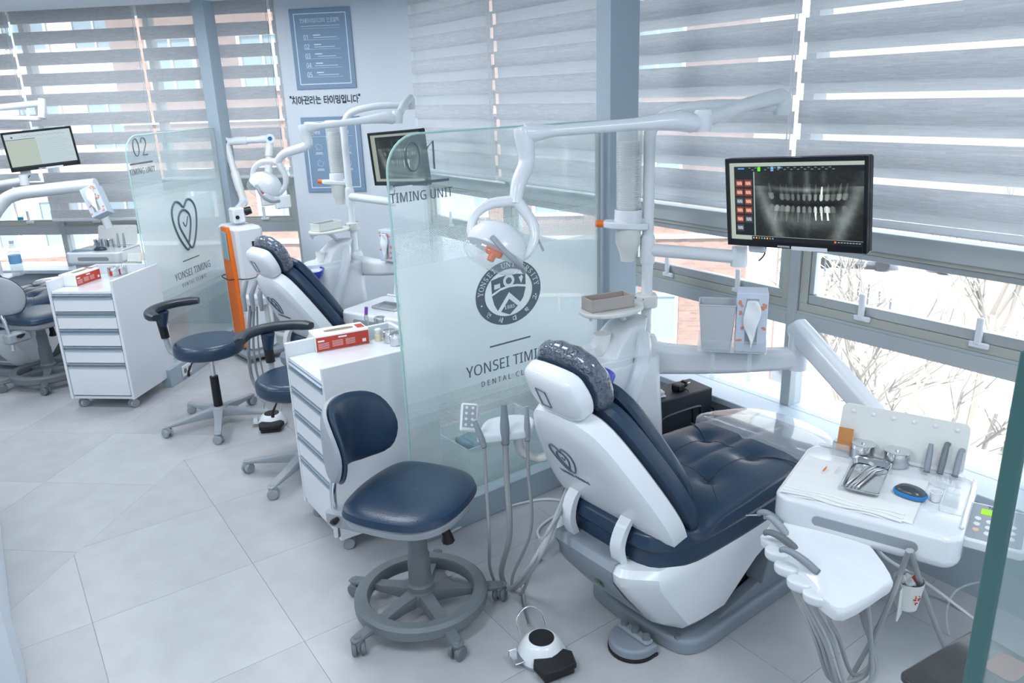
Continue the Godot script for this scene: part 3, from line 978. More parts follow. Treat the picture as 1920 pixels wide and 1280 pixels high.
# ---------- stools ----------
func star_base(t: Node3D, rad: float, ringed: bool, mt, phase: float):
	var m = MB.new()
	var hub = [Vector2(0, .055), Vector2(.05, .055), Vector2(.055, .075), Vector2(.05, .105), Vector2(.04, .115), Vector2(0, .115)]
	m.lathe(hub, 20)
	for k in 5:
		var a = phase + TAU * k / 5
		var o = Vector3(sin(a), 0, cos(a))
		var sd = Vector3(o.z, 0, -o.x)
		var rings = []
		for q in [[.03, .105, .03, .052], [.1, .098, .026, .056], [rad * .62, .083, .023, .056], [rad * .9, .074, .022, .056], [rad + .012, .068, .02, .058], [rad + .024, .064, .013, .06]]:
			var r = PackedVector3Array()
			for c in [[-1, 0], [-.85, 1], [.85, 1], [1, 0], [.8, -1], [-.8, -1]]:
				var y: float = lerpf(q[3], q[1], .62) if c[1] == 0 else (q[1] if c[1] > 0 else q[3])
				r.append(o * q[0] + sd * (c[0] * q[2]) + Vector3(0, y, 0))
			rings.append(r)
		m.loft(rings)
	part("star_base", m, mt, t)
	if ringed:
		var rp = []
		for k in 40: rp.append(Vector3(sin(TAU * k / 40) * rad * .74, .078, cos(TAU * k / 40) * rad * .74))
		var rm = MB.new()
		var rings = []
		for p in rp:
			var n: Vector3 = Vector3(p.x, 0, p.z).normalized()
			var r = PackedVector3Array()
			for c in [[-.026, .016], [-.02, .026], [.014, .028], [.026, .016], [.027, -.016], [.02, -.024], [-.02, -.024], [-.027, -.014]]: r.append(p + n * c[0] + Vector3(0, c[1], 0))
			rings.append(r)
		rings.reverse()
		rm.loft(rings, false, false, true)
		part("foot_ring", rm, mt, t)
	for k in 5:
		var a = phase + TAU * k / 5
		caster(t, Vector3(sin(a) * rad, 0, cos(a) * rad), a + 1.1 + k, .027, mt)
func saddle_stool(xf: Transform3D, label: String, g: String, ph: float):
	var t = thing("operator_stool", label, "stool", g, xf)
	star_base(t, .292, true, M.grey, ph)
	part("column", MB.new().lathe([Vector2(.05, .11), Vector2(.05, .13), Vector2(.042, .14), Vector2(.04, .25), Vector2(.036, .255), Vector2(.034, .34), Vector2(.03, .345), Vector2(.03, .44), Vector2(0, .44)], 20), M.grey, t)
	part("height_lever", MB.new().tube([Vector3(.0, .42, .03), Vector3(.02, .39, .09), Vector3(.035, .33, .105), Vector3(.04, .30, .105)], [.01, .016, .018, .024], 8), M.dark, t)
	var so = curve2([Vector2(-.2, -.16), Vector2(-.08, -.205), Vector2(.08, -.205), Vector2(.2, -.16), Vector2(.225, -.02), Vector2(.2, .12), Vector2(.1, .195), Vector2(-.1, .195), Vector2(-.2, .12), Vector2(-.225, -.02)], 5)
	part("seat_pan", pillow(MB.new(), so, .02, .05, 3.0, func(p): return Vector3(p.x * .96, .458 + p.z, p.y * .96)), M.lgrey, t)
	part("seat", pillow(MB.new(), so, .045, .012, 3.2, func(p): return Vector3(p.x, .478 + p.z - .012 * exp(-(p.x * p.x + p.y * p.y) * 30), p.y)), M.navy, t)
	part("back_post", MB.new().tube(curve([Vector3(-.1, .32, -.27), Vector3(-.1, .4, -.27), Vector3(-.09, .5, -.275), Vector3(-.06, .58, -.276), Vector3(-.03, .65, -.27)], 5), .012, 10), M.chrome, t)
	part("post_clamp", MB.new().box(Vector3(-.09, .4, -.22), Vector3(.07, .07, .16), .012), M.lgrey, t)
	part("clamp_knob", MB.new().tube([Vector3(-.13, .41, -.24), Vector3(-.155, .415, -.235), Vector3(-.18, .43, -.225)], [.01, .013, .006], 10), M.dark, t)
	var bo = curve2([Vector2(-.2, .02), Vector2(-.17, -.075), Vector2(-.08, -.105), Vector2(0, -.1), Vector2(.08, -.105), Vector2(.17, -.075), Vector2(.2, .02), Vector2(.15, .1), Vector2(.06, .125), Vector2(-.06, .125), Vector2(-.15, .1)], 4)
	for i in bo.size(): bo[i] = bo[i] * Vector2(1.12, 1.16)
	var bend = func(p, off):
		var R = .17
		var a: float = p.x / R
		var rr: float = R - (p.z + off)
		return Vector3(sin(a) * rr, .675 + p.y - .16 * (p.z + off) - .012 * a * a, -.105 - cos(a) * rr)
	part("back_shell", pillow(MB.new(), bo, .005, .028, 3.0, func(p): return bend.call(p * Vector3(.97, .97, 1), -.012)), M.lgrey, t)
	part("backrest", pillow(MB.new(), bo, .03, .012, 2.6, func(p): return bend.call(p, .0)), M.navy, t)
	return t
func round_stool(xf: Transform3D, label: String, g: String, ph: float, armrot: float):
	var t = thing("assistant_stool", label, "stool", g, xf)
	star_base(t, .3, false, M.lgrey, ph)
	part("gas_column", MB.new().cyl(Vector3(0, .1, 0), Vector3(0, .3, 0), .026, .024), M.dark, t)
	part("piston", MB.new().cyl(Vector3(0, .3, 0), Vector3(0, .45, 0), .013), M.chrome, t)
	part("height_lever", MB.new().tube([Vector3(-.02, .44, .02), Vector3(-.09, .4, .06), Vector3(-.11, .36, .07), Vector3(-.115, .33, .072)], [.004, .004, .007, .009], 6), M.dark, t)
	part("seat", MB.new().prism(ell(.195, .195, 40), .44, .525, .03, .035, 5), M.navy, t)
	var piping = []
	for k in 40: piping.append(Vector3(cos(TAU * k / 40) * .19, .503, sin(TAU * k / 40) * .19))
	part("piping", MB.new().tube(piping, .0028, 5, true), M.seam, t)
	var b = Basis(UP, armrot)
	var A = func(x, y, z) -> Vector3: return b * Vector3(x, y, z)
	part("arm_post", MB.new().tube(curve([A.call(0, .43, .05), A.call(0, .42, .2), A.call(0, .44, .265), A.call(0, .53, .285)], 5), .016, 8), M.lgrey, t)
	part("arm_sleeve", MB.new().tube([A.call(0, .52, .284), A.call(0, .655, .3)], [.024, .026], 12), M.dark, t)
	part("arm_gusset", MB.new().tube([A.call(0, .58, .292), A.call(0, .68, .275)], [.022, .036], 10), M.navy, t)
	var arc = []
	for k in 13:
		var a = -1.25 + 2.5 * k / 12
		arc.append(A.call(sin(a) * .2, .7, .1 + cos(a) * .2))
	var am = MB.new()
	var rings = []
	for i in arc.size():
		var n = (arc[mini(i + 1, 12)] - arc[maxi(i - 1, 0)]).normalized() as Vector3
		var o = UP.cross(n)
		var e = 1.0 if i > 0 and i < 12 else .75
		var r = PackedVector3Array()
		for c in ell(.034 * e, .024 * e, 12, .8): r.append(arc[i] + o * c.x + UP * c.y)
		rings.append(r)
	am.loft(rings)
	part("curved_armrest", am, mat(Color(.13, .17, .21), .4), t)
	return t

# ---------- dental chair: x towards the feet, y up, z to the patient's right ----------
func dental_chair(xf: Transform3D, label: String, g: String):
	var t = thing("dental_chair", label, "dental chair", g, xf)
	var plate = curve2([Vector2(-.03, -.12), Vector2(-.03, .14), Vector2(.03, .245), Vector2(.25, .25), Vector2(.75, .235), Vector2(.9, .15), Vector2(.9, -.15), Vector2(.75, -.235), Vector2(.25, -.25), Vector2(.02, -.235)], 4)
	var bp = part("base_plate", MB.new().prism(plate, .001, .055, .004, .018, 3), M.mgrey, t)
	part("bolt_cap", MB.new().cyl(Vector3(.0, .05, .19), Vector3(.0, .06, .19), .014, .011), M.grey, bp)
	var rail = MB.new()
	for s in [-1, 1]: rail.prism(PackedVector2Array([Vector2(.15, .05), Vector2(.8, .05), Vector2(.82, .16), Vector2(.6, .15)]), s * .2 - .02, s * .2 + .02, .006, -1, 2, Transform3D(Basis(Vector3.RIGHT, Vector3.BACK, Vector3.UP), Vector3.ZERO) if false else Transform3D(Basis(Vector3.RIGHT, Vector3(0, 0, -1), Vector3.UP), Vector3.ZERO))
	part("base_rail", rail, M.mgrey, t)
	var side = Transform3D(Basis(Vector3.RIGHT, Vector3(0, 0, -1), Vector3.UP), Vector3.ZERO)
	part("lift_arm", MB.new().prism(PackedVector2Array([Vector2(.2, .06), Vector2(.62, .06), Vector2(.56, .4), Vector2(.25, .4)]), -.15, .15, .01, -1, 2, side), M.grey, t)
	part("lift_cover", MB.new().prism(PackedVector2Array([Vector2(.4, .1), Vector2(.58, .12), Vector2(.66, .2), Vector2(.62, .36), Vector2(.5, .4)]), -.235, -.16, .01, -1, 2, side), M.mgrey, t)
	var wc = MB.new()
	var rings = []
	for q in [[.085, -.02, .06, .19], [.095, -.045, .1, .215], [.13, -.085, .17, .245], [.26, -.185, .32, .255], [.34, -.24, .5, .257], [.375, -.245, .54, .255], [.395, -.23, .54, .24]]:
		var r = PackedVector3Array()
		for c in [[0, -.15], [.02, -.18], [.08, -.24], [.16, -.25], [99, -.25], [99, .25], [.16, .25], [.08, .24], [.02, .18], [0, .15]]:
			var x: float = q[2] if c[0] > 9 else q[1] + c[0] * (1.0 if q[0] > .12 else .6)
			r.append(Vector3(x, q[0], -c[1] / .25 * q[3]))
		rings.append(r)
	wc.loft(rings)
	part("seat_base_cover", wc, M.shell, t)
	var gp = MB.new()
	var ga = []
	for q in [[.11, -.068], [.26, -.19], [.34, -.245], [.38, -.25], [.402, -.235], [.403, -.1]]: ga.append(q)
	for i in ga.size() - 1:
		var a: Array = ga[i]
		var c: Array = ga[i + 1]
		gp.quad(Vector3(a[1], a[0], -.155), Vector3(a[1], a[0], .125), Vector3(c[1], c[0], .125), Vector3(c[1], c[0], -.155))
	part("rear_panel", gp, M.mgrey, t, "grey rear panel of the seat base")
	part("safety_sticker", MB.new().box(Vector3(-.192, .255, .01), Vector3(.003, .034, .026), .0, Basis(Vector3.BACK, .66)), mat(Color(.02, .45, .2), .4), t)
	for s in [-1, 1]:
		var br = MB.new()
		var rr = []
		for q in curve([Vector3(-.2, .395, s * .11), Vector3(-.215, .46, s * .115), Vector3(-.19, .53, s * .12), Vector3(-.13, .58, s * .12)], 4):
			var r = PackedVector3Array()
			for c in [[-.012, -.022], [.012, -.022], [.012, .022], [-.012, .022]]: r.append(q + Vector3(c[0], 0, -c[1]))
			rr.append(r)
		br.loft(rr)
		part("back_bracket", br, M.shell, t)
	# seat
	var so = curve2([Vector2(-.17, -.2), Vector2(-.19, 0), Vector2(-.17, .2), Vector2(-.05, .262), Vector2(.15, .27), Vector2(.4, .262), Vector2(.62, .245), Vector2(.8, .225), Vector2(.88, .14), Vector2(.9, 0), Vector2(.88, -.14), Vector2(.8, -.225), Vector2(.62, -.245), Vector2(.4, -.262), Vector2(.15, -.27), Vector2(-.05, -.262)], 4)
	var low = PackedVector2Array()
	for p in so: low.append(Vector2(.33 + (p.x - .33) * .97, p.y * .97))
	part("seat_base_pad", MB.new().prism(low, .365, .46, .03, .02, 4), M.navy, t)
	var tufts = [Vector2(.24, -.1), Vector2(.24, .1), Vector2(.47, -.1), Vector2(.47, .1)]
	var top = func(p):
		var y: float = .468 + p.z + .016 * smoothstep(.1, .4, p.x) - .02 * smoothstep(.45, .9, p.x)
		if p.z > 0:
			for c in tufts:
				var d2: float = (Vector2(p.x, p.y) - c).length_squared()
				y -= .022 * exp(-d2 / .0016) + .012 * exp(-d2 / .012)
			y -= .006 * exp(-p.y * p.y / .0003) * smoothstep(.2, .3, p.x)
			y -= .03 * exp(-pow((p.x - .02) / .06, 2.0))
		return Vector3(p.x, y, p.y)
	var sc = pillow(MB.new(), curve2(Array(so), 2), .075, .03, 3.4, top, Vector2(.35, 0), [.02, .08, .14, .2, .26, .32, .38, .44, .5, .56, .62, .68, .74, .8, .85, .9, .94, .97, .985])
	var seat = part("seat_cushion", sc, M.navy, t)
	for l in [[[.24, -.1], [.24, .1]], [[.47, -.1], [.47, .1]], [[.24, -.1], [.47, -.1]], [[.24, .1], [.47, .1]], [[.24, .1], [.1, .26]], [[.24, -.1], [.1, -.26]], [[.47, .1], [.55, .24]], [[.47, -.1], [.55, -.24]]]:
		var pp = []
		for k in 9:
			var q = Vector2(l[0][0], l[0][1]).lerp(Vector2(l[1][0], l[1][1]), k / 8.0)
			pp.append(top.call(Vector3(q.x, q.y, .075 * pow(1 - pow(minf(.99, maxf(absf(q.y) / .265, absf(q.x - .35) / .54)), 3.4), 1 / 3.4))))
		part("seam", MB.new().tube(pp, .0022, 5), M.seam, seat)
	part("foot_cover", pillow(MB.new(), curve2([Vector2(.58, -.25), Vector2(.82, -.226), Vector2(.905, -.1), Vector2(.905, .1), Vector2(.82, .226), Vector2(.58, .25)], 4), .079, .003, 5.0, func(p): return Vector3(p.x, .4695 + p.z + .016 * smoothstep(.1, .4, p.x) - .02 * smoothstep(.45, .9, p.x), p.y), Vector2(.74, 0)), mat(Color(.9, .94, .97, .2), .06), t, "clear plastic foot cover")
	# back
	var B0 = Vector3(-.03, .49, 0)
	var T = Vector3(-.5, .866, 0)
	var N = Vector3(.866, .5, 0)
	var bk = func(p, off, sx := 1.0): return B0 + T * p.y + N * (p.z + off) + Vector3(0, 0, p.x * sx)
	var bo = curve2([Vector2(-.215, -.035), Vector2(0, -.045), Vector2(.215, -.035), Vector2(.262, .04), Vector2(.262, .15), Vector2(.215, .33), Vector2(.155, .47), Vector2(.08, .515), Vector2(-.08, .515), Vector2(-.155, .47), Vector2(-.215, .33), Vector2(-.262, .15), Vector2(-.262, .04)], 4)
	part("back_shell", pillow(MB.new(), bo, .01, .085, 4.5, func(p): return bk.call(p, -.02), Vector2(0, .24)), M.shell, t)
	part("backrest_cushion", pillow(MB.new(), bo, .045, .04, 3.4, func(p): return bk.call(p * Vector3(1.01, 1, 1), .028, 1.0), Vector2(0, .24)), M.navy, t)
	part("inner_cushion", pillow(MB.new(), bo, .05, .03, 3.0, func(p): return bk.call(Vector3(p.x * .8, .035 + p.y * .93, p.z), .085), Vector2(0, .24)), M.navy, t)
	var lg = MB.new()
	tooth(lg, Vector2(0, 0), .06, .95, .0028, 0)
	lg.box(Vector3(.0, -.085, 0), Vector3(.11, .001, .001), 0)
	var lx = Transform3D(Basis(Vector3(0, 0, 1), T, -N), B0 + T * .32 - N * .1065 + Vector3(0, 0, -.055))
	lx.basis = Basis(Vector3(0, 0, 1), T, Vector3(0, 0, 1).cross(T))
	part("tooth_logo", lg.xf(lx), M.print, t)
	text("clinic_lettering", "YONSEI TIMING", .014, 1.0, M.print, t, lx * Transform3D(Basis.IDENTITY, Vector3(0, -.085, -.0005)))
	# head
	var H0 = B0 + T * .57 + N * .005
	var T2 = Vector3(-.42, .907, 0)
	var N2 = Vector3(.907, .42, 0)
	part("headrest_bracket", MB.new().box(B0 + T * .53 - N * .03, Vector3(.02, .14, .09), .004, Basis(N, T, Vector3.BACK)), M.steel, t)
	var hd = func(p, off): return H0 + T2 * p.y + N2 * (p.z + off) + Vector3(0, 0, p.x)
	var ho = curve2([Vector2(-.09, -.085), Vector2(.09, -.085), Vector2(.145, -.02), Vector2(.145, .06), Vector2(.1, .11), Vector2(-.1, .11), Vector2(-.145, .06), Vector2(-.145, -.02)], 4)
	for i in ho.size(): ho[i] *= .82
	var hs = part("headrest_shell", pillow(MB.new(), ho, .01, .06, 3.6, func(p): return hd.call(p, -.02)), M.shell, t)
	var fm = MB.new()
	for s in [[0, .045, .075, .012], [.0, .0, .0, .0]]:
		if s[1] > 0:
			for k in 4:
				var a = [Vector2(-.02, -.03), Vector2(.02, -.03), Vector2(.02, .03), Vector2(-.02, .035)]
				fm.tube([hd.call(Vector3(a[k].x - .02, a[k].y + .01, 0), -.0825), hd.call(Vector3(a[(k + 1) % 4].x - .02, a[(k + 1) % 4].y + .01, 0), -.0825)], .0018, 5)
	part("release_plate", fm, M.print, hs)
	part("headrest_cushion", pillow(MB.new(), ho, .04, .02, 2.8, func(p): return hd.call(p, .01)), M.navy, t)
	var roll = []
	for q in [[-.12, -.03], [-.135, .05], [-.09, .105], [0, .12], [.09, .105], [.135, .05], [.125, -.04], [.09, -.08]]: roll.append(hd.call(Vector3(q[0] * .8, q[1] * .8, 0), .035))
	roll = curve(roll, 4)
	var rad = []
	for i in roll.size(): rad.append(.034 + .0015 * sin(i * 1.9) + .001 * sin(i * 4.1) if i > 0 and i < roll.size() - 1 else .02)
	part("neck_roll", MB.new().tube(roll, rad, 14), M.wrapped, t, "dark roll cushion under crinkled clear plastic")
	# arm on the far side
	part("armrest", MB.new().prism(ell(.12, .035, 20, .8), .66, .7, .012, .016, 3, Transform3D(Basis.IDENTITY, Vector3(.05, 0, -.31))), M.lgrey, t)
	part("armrest_post", MB.new().tube([Vector3(.06, .66, -.31), Vector3(.06, .5, -.3), Vector3(.04, .42, -.25)], .016, 8), M.lgrey, t)
	return t

# ---------- treatment unit pieces; xf is the chair frame of the bay ----------
const PX := .56
const PZ := -.5
func box_beam(m: MB, pts: Array, ws: Array, hs: Array, dir: Vector3):   # rounded beam along pts
	var rings = []
	var sd = dir.cross(UP).normalized()
	for i in pts.size():
		var r = PackedVector3Array()
		for c in rrect(ws[i], hs[i], minf(ws[i], hs[i]) * .32, 3): r.append(pts[i] + sd * c.x + UP * c.y)
		rings.append(r)
	m.loft(rings)
	return m
func unit_tower(xf: Transform3D, label: String, armto: Vector3):
	var t = thing("dental_unit", label, "dental unit", "", xf)
	var m = MB.new()
	var rings = []
	for q in [[.02, .26, .6, .13], [.5, .24, .58, .12], [.7, .2, .56, .12], [.775, .17, .56, .12], [.79, .18, .55, .115]]:
		var r = PackedVector3Array()
		for c in rrect(q[2] - q[1], q[3] * 2, .07, 4): r.append(Vector3((q[1] + q[2]) / 2 + c.x, q[0], -c.y + PZ))
		rings.append(r)
	for r in rings: r.reverse()
	m.loft(rings)
	part("tower", m, M.shell, t)
	part("foot_plate", MB.new().box(Vector3(.38, .012, PZ), Vector3(.46, .022, .34), .008), M.mgrey, t)
	part("cup_shelf", MB.new().prism(curve2([Vector2(.18, -.53), Vector2(.16, -.46), Vector2(.25, -.415), Vector2(.38, -.4), Vector2(.44, -.5), Vector2(.38, -.58), Vector2(.25, -.58)], 4), .785, .815, .006), M.shell, t)
	var sp = MB.new()
	rings = []
	for q in [[.36, .8, .09], [.38, .86, .085], [.43, .92, .07], [.46, .935, .05]]:
		var r = PackedVector3Array()
		for c in rrect(.2 - (q[1] - .8) * .7, q[2] * 2, .03, 3): r.append(Vector3(q[0] + c.x + .02, q[1], -c.y + PZ))
		r.reverse()
		rings.append(r)
	sp.loft(rings)
	part("spout_housing", sp, M.shell, t)
	part("spout", MB.new().tube(curve([Vector3(.44, .92, PZ), Vector3(.38, .98, PZ), Vector3(.31, 1.0, PZ), Vector3(.24, .985, PZ)], 5), .013, 10), M.gloss, t)
	part("spout_nozzle", MB.new().cyl(Vector3(.25, .985, PZ), Vector3(.25, .965, PZ), .007), M.white, t)
	part("cup_sensor", MB.new().box(Vector3(.33, .83, PZ + .02), Vector3(.006, .03, .016), .002), M.dark, t)
	part("rinse_bowl", MB.new().lathe([Vector2(.012, .69), Vector2(.05, .695), Vector2(.085, .725), Vector2(.108, .765), Vector2(.117, .8), Vector2(.113, .8), Vector2(.1, .766), Vector2(.08, .732), Vector2(.045, .702), Vector2(0, .7)], 32, Transform3D(Basis.from_scale(Vector3(1.12, 1, 1.12)), Vector3(.11, .0, -.41))), M.blue_bowl, t, "blue glass rinse bowl")
	part("bowl_arm", MB.new().tube([Vector3(.11, .685, -.41), Vector3(.18, .665, -.44), Vector3(.28, .66, PZ)], .02, 8), M.shell, t)
	part("plastic_sleeve", MB.new().tube(curve([Vector3(.44, .9, PZ + .1), Vector3(.38, .8, PZ + .15), Vector3(.3, .62, PZ + .15), Vector3(.24, .45, PZ + .14)], 5), [.02, .024, .028, .03, .03, .03, .03, .03, .03, .03, .03, .032, .034, .036, .038, .04], 8), M.bag, t)
	var po = Vector3(PX, 0, PZ)
	part("column", MB.new().lathe([Vector2(.055, 0), Vector2(.047, .02), Vector2(.046, .66), Vector2(.047, .662), Vector2(.047, .8), Vector2(.05, .805), Vector2(.05, .82), Vector2(.04, .84), Vector2(.024, .845)], 24, Transform3D(Basis.IDENTITY, po)), M.shell, t)
	part("pole", MB.new().lathe([Vector2(.0225, .84), Vector2(.0225, 1.14), Vector2(.03, 1.15), Vector2(.031, 1.24), Vector2(.026, 1.26), Vector2(.0225, 1.262), Vector2(.0225, 1.66), Vector2(0, 1.66)], 20, Transform3D(Basis.IDENTITY, po)), M.shell, t)
	# main arm to the instrument table
	var a = po + Vector3(0, .745, 0)
	var b = xf.affine_inverse() * armto
	b.y = .775
	var pts = []
	var ws = []
	var hs = []
	for k in 9:
		var f = k / 8.0
		pts.append(a.lerp(b, f) + Vector3(0, .0 - .012 * sin(f * PI) , 0))
		ws.append(lerpf(.09, .075, f))
		hs.append(lerpf(.15, .085, sqrt(f)))
	part("main_arm", box_beam(MB.new(), pts, ws, hs, (b - a)), M.shell, t)
	part("arm_hub", MB.new().cyl(b + Vector3(0, -.045, 0), b + Vector3(0, .1, 0), .04, .038, 20), M.shell, t)
	return t
# lamp on its jointed arm: pole top, far elbow, near elbow, wrist (world points), head centre
func lamp(label: String, top: Vector3, far: Vector3, near: Vector3, wrist: Vector3, head: Vector3, face: Vector3, side: Vector3):
	var t = thing("operating_lamp", label, "lamp")
	var low = top - UP * .06
	part("lower_arm", MB.new().tube(curve([low - UP * .04, low, low + UP * .04 + (far - top) * .04, top + UP * .02 + (far - top) * .16, top.lerp(far, .5) + UP * .02, far - UP * .02], 6), .022, 14), M.shell, t)
	var j = MB.new().lathe([Vector2(0, -.05), Vector2(.03, -.05), Vector2(.036, -.03), Vector2(.036, .015), Vector2(.028, .03), Vector2(0, .034)], 20, Transform3D(Basis.IDENTITY, far))
	part("far_elbow", j, M.shell, t)
	var d = (near - far)
	part("upper_arm", MB.new().tube(curve([far + UP * .012, far + d * .1 + UP * .02, far + d * .5 + UP * .016, far + d * .85, near], 5), [.03, .034, .034, .033, .03, .028, .027, .026, .025, .024, .024, .024, .024, .024, .024, .026, .028, .03, .032, .034, .034], 14), M.shell, t)
	part("near_elbow", MB.new().lathe([Vector2(0, -.045), Vector2(.028, -.045), Vector2(.033, -.02), Vector2(.033, .02), Vector2(.028, .03), Vector2(0, .032)], 20, Transform3D(Basis.IDENTITY, near)), M.shell, t)
	var e = wrist - near
	part("balance_arm", MB.new().tube([near - UP * .01, near + e * .06 - UP * .012, near + e * .14, near + e * .26, near + e * .4, near + e * .84, near + e * .9, near + e * .96, wrist], [.024, .034, .036, .028, .021, .019, .025, .033, .033], 16), M.shell, t)
	var yk = head - face * .13
	part("wrist_joint", MB.new().tube(curve([wrist + e.normalized() * .012 + UP * .022, wrist - UP * .045, wrist - UP * .1, wrist.lerp(yk, .72), yk], 4), [.026, .031, .033, .032, .031, .029, .029, .029, .028, .027, .027, .026, .025, .024, .023, .022, .024], 16), M.shell, t)
	# head frame: x side, y face (light direction), z depth
	var z = face.cross(side).normalized()
	var F = func(x, y, w) -> Vector3: return head + side * x + face * y + z * w
	for s in [-1, 1]:
		part("yoke", MB.new().tube(curve([yk - face * .01, F.call(s * .045, -.115, 0), F.call(s * .085, -.085, 0), F.call(s * .108, -.035, 0), F.call(s * .1, .018, 0), F.call(s * .082, .035, 0)], 5), [.02, .02, .02, .019, .019, .019, .019, .018, .018, .018, .018, .018, .017, .017, .016, .016, .016, .016, .015, .015, .015, .015, .015, .015, .015, .013], 12), M.shell, t)
	var bs = Basis(side, -face, z)
	if bs.determinant() < 0: bs = Basis(-side, -face, z)
	var hx = Transform3D(bs, head)
	part("lamp_housing", MB.new().lathe([Vector2(.1, -.048), Vector2(.104, -.04), Vector2(.1, -.01), Vector2(.085, .018), Vector2(.055, .04), Vector2(.02, .05), Vector2(0, .052)], 28, hx, 1.0, .78), M.shell, t)
	part("reflector", MB.new().lathe([Vector2(.02, -.015), Vector2(.05, -.022), Vector2(.08, -.034), Vector2(.097, -.046)], 28, hx, 1.0, .78), M.chrome, t)
	part("lamp_shield", MB.new().lathe([Vector2(.103, -.046), Vector2(.106, -.062), Vector2(.1, -.085), Vector2(.075, -.103), Vector2(.04, -.11), Vector2(0, -.112)], 28, hx, 1.0, .78), mat(Color(.9, .95, 1, .1), .04), t, "clear lamp shield")
	part("bulb_holder", MB.new().box(hx * Vector3(.0, -.05, 0), Vector3(.06, .03, .03), .006, bs), M.orange, t)
	part("bulb_holder", MB.new().cyl(hx * Vector3(.0, -.055, 0), hx * Vector3(.0, -.085, .0), .014, .012), M.orange, t)
	part("handle", MB.new().tube(curve([F.call(-.02, .03, .085), F.call(.04, .06, .1), F.call(.1, .075, .07), F.call(.118, .07, .0)], 5), .009, 8), M.lgrey, t)
	part("switch_stick", MB.new().cyl(F.call(.118, -.05, 0), F.call(.15, -.02, 0), .004, -1, 6), M.lgrey, t)
	return t
func cup_dispenser(label: String, p: Vector3, toward: Vector3, pole: Vector3):   # p = base of the tube
	var t = thing("cup_dispenser", label, "cup dispenser", "paper cup dispensers", Transform3D(Basis.IDENTITY, p))
	var tb = MB.new().lathe([Vector2(.047, 0), Vector2(.05, .36), Vector2(.048, .36), Vector2(.0455, .002)], 24)
	part("clear_tube", tb, mat(Color(.93, .95, .95, .18), .08), t)
	part("lid", MB.new().lathe([Vector2(.052, .352), Vector2(.053, .368), Vector2(.045, .374), Vector2(0, .376)], 24), M.shell, t)
	for k in 34:
		var y = .002 + .0088 * k
		part("paper_cup", MB.new().lathe([Vector2(.034, y), Vector2(.041, y + .006), Vector2(.0425, y + .0075), Vector2(.041, y + .0085), Vector2(0, y + .0088)], 20), M.paper, t) if k % 1 == 0 else null
	part("collar", MB.new().lathe([Vector2(.054, -.01), Vector2(.056, 0), Vector2(.054, .04), Vector2(.051, .042), Vector2(.049, .0)], 24), M.shell, t)
	var d = toward.normalized()
	var s = d.cross(UP)
	var bs = Basis(d, UP, s)
	part("slide_tray", MB.new().prism(curve2([Vector2(-.065, -.05), Vector2(.06, -.05), Vector2(.1, -.025), Vector2(.105, 0), Vector2(.1, .025), Vector2(.06, .05), Vector2(-.065, .05)], 4), -.032, -.006, .006, -1, 3, Transform3D(bs, Vector3.ZERO)), M.shell, t)
	part("push_button", MB.new().cyl(d * .1 + Vector3(0, -.018, 0), d * .132 + Vector3(0, -.018, 0), .0145, .013, 14), M.orange, t)
	part("cup_outlet", MB.new().lathe([Vector2(.028, -.165), Vector2(.033, -.135), Vector2(.042, -.11), Vector2(.05, -.09), Vector2(.051, -.03), Vector2(0, -.03)], 20), M.ivory, t)
	part("bracket", MB.new().box((pole - p) * .6 + Vector3(0, -.02 - (pole - p).y * .6, 0), Vector3(maxf(.02, Vector2((pole - p).x, (pole - p).z).length() * .8), .05, .02), .004, Basis((Vector3((pole - p).x, 0, (pole - p).z)).normalized(), UP, Vector3((pole - p).x, 0, (pole - p).z).normalized().cross(UP))), M.shell, t)
	return t
func side_tray(label: String, pole: Vector3, d: Vector3, h: float):
	var t = thing("side_tray", label, "tray", "oval side trays on the poles", Transform3D(Basis.IDENTITY, Vector3(pole.x, h, pole.z)))
	var o = d.normalized()
	part("tray_top", MB.new().prism(ell(.145, .105, 36), 0, .016, .005, -1, 3, Transform3D(Basis(o, UP, o.cross(UP)), o * .2)), M.ivory, t)
	part("clamp", MB.new().prism(rrect(.085, .09, .03, 4), -.02, .032, .006), M.ivory, t)
	for s in [-1, 1]:
		for y in [-.008, .02]: part("screw", MB.new().cyl(o * .043 + o.cross(UP) * (s * .02) + Vector3(0, y, 0), o * .0445 + o.cross(UP) * (s * .02) + Vector3(0, y, 0), .004, -1, 8), M.grey, t)
	return t
func open_box(m: MB, c: Vector3, s: Vector3, w: float, bs: Basis):
	m.box(c + bs * Vector3(0, w / 2, 0), Vector3(s.x, w, s.z), .001, bs)
	for k in [-1, 1]:
		m.box(c + bs * Vector3(k * (s.x - w) / 2, s.y / 2, 0), Vector3(w, s.y, s.z), .0015, bs)
		m.box(c + bs * Vector3(0, s.y / 2, k * (s.z - w) / 2), Vector3(s.x - 2 * w, s.y, w), .0015, bs)
	return m
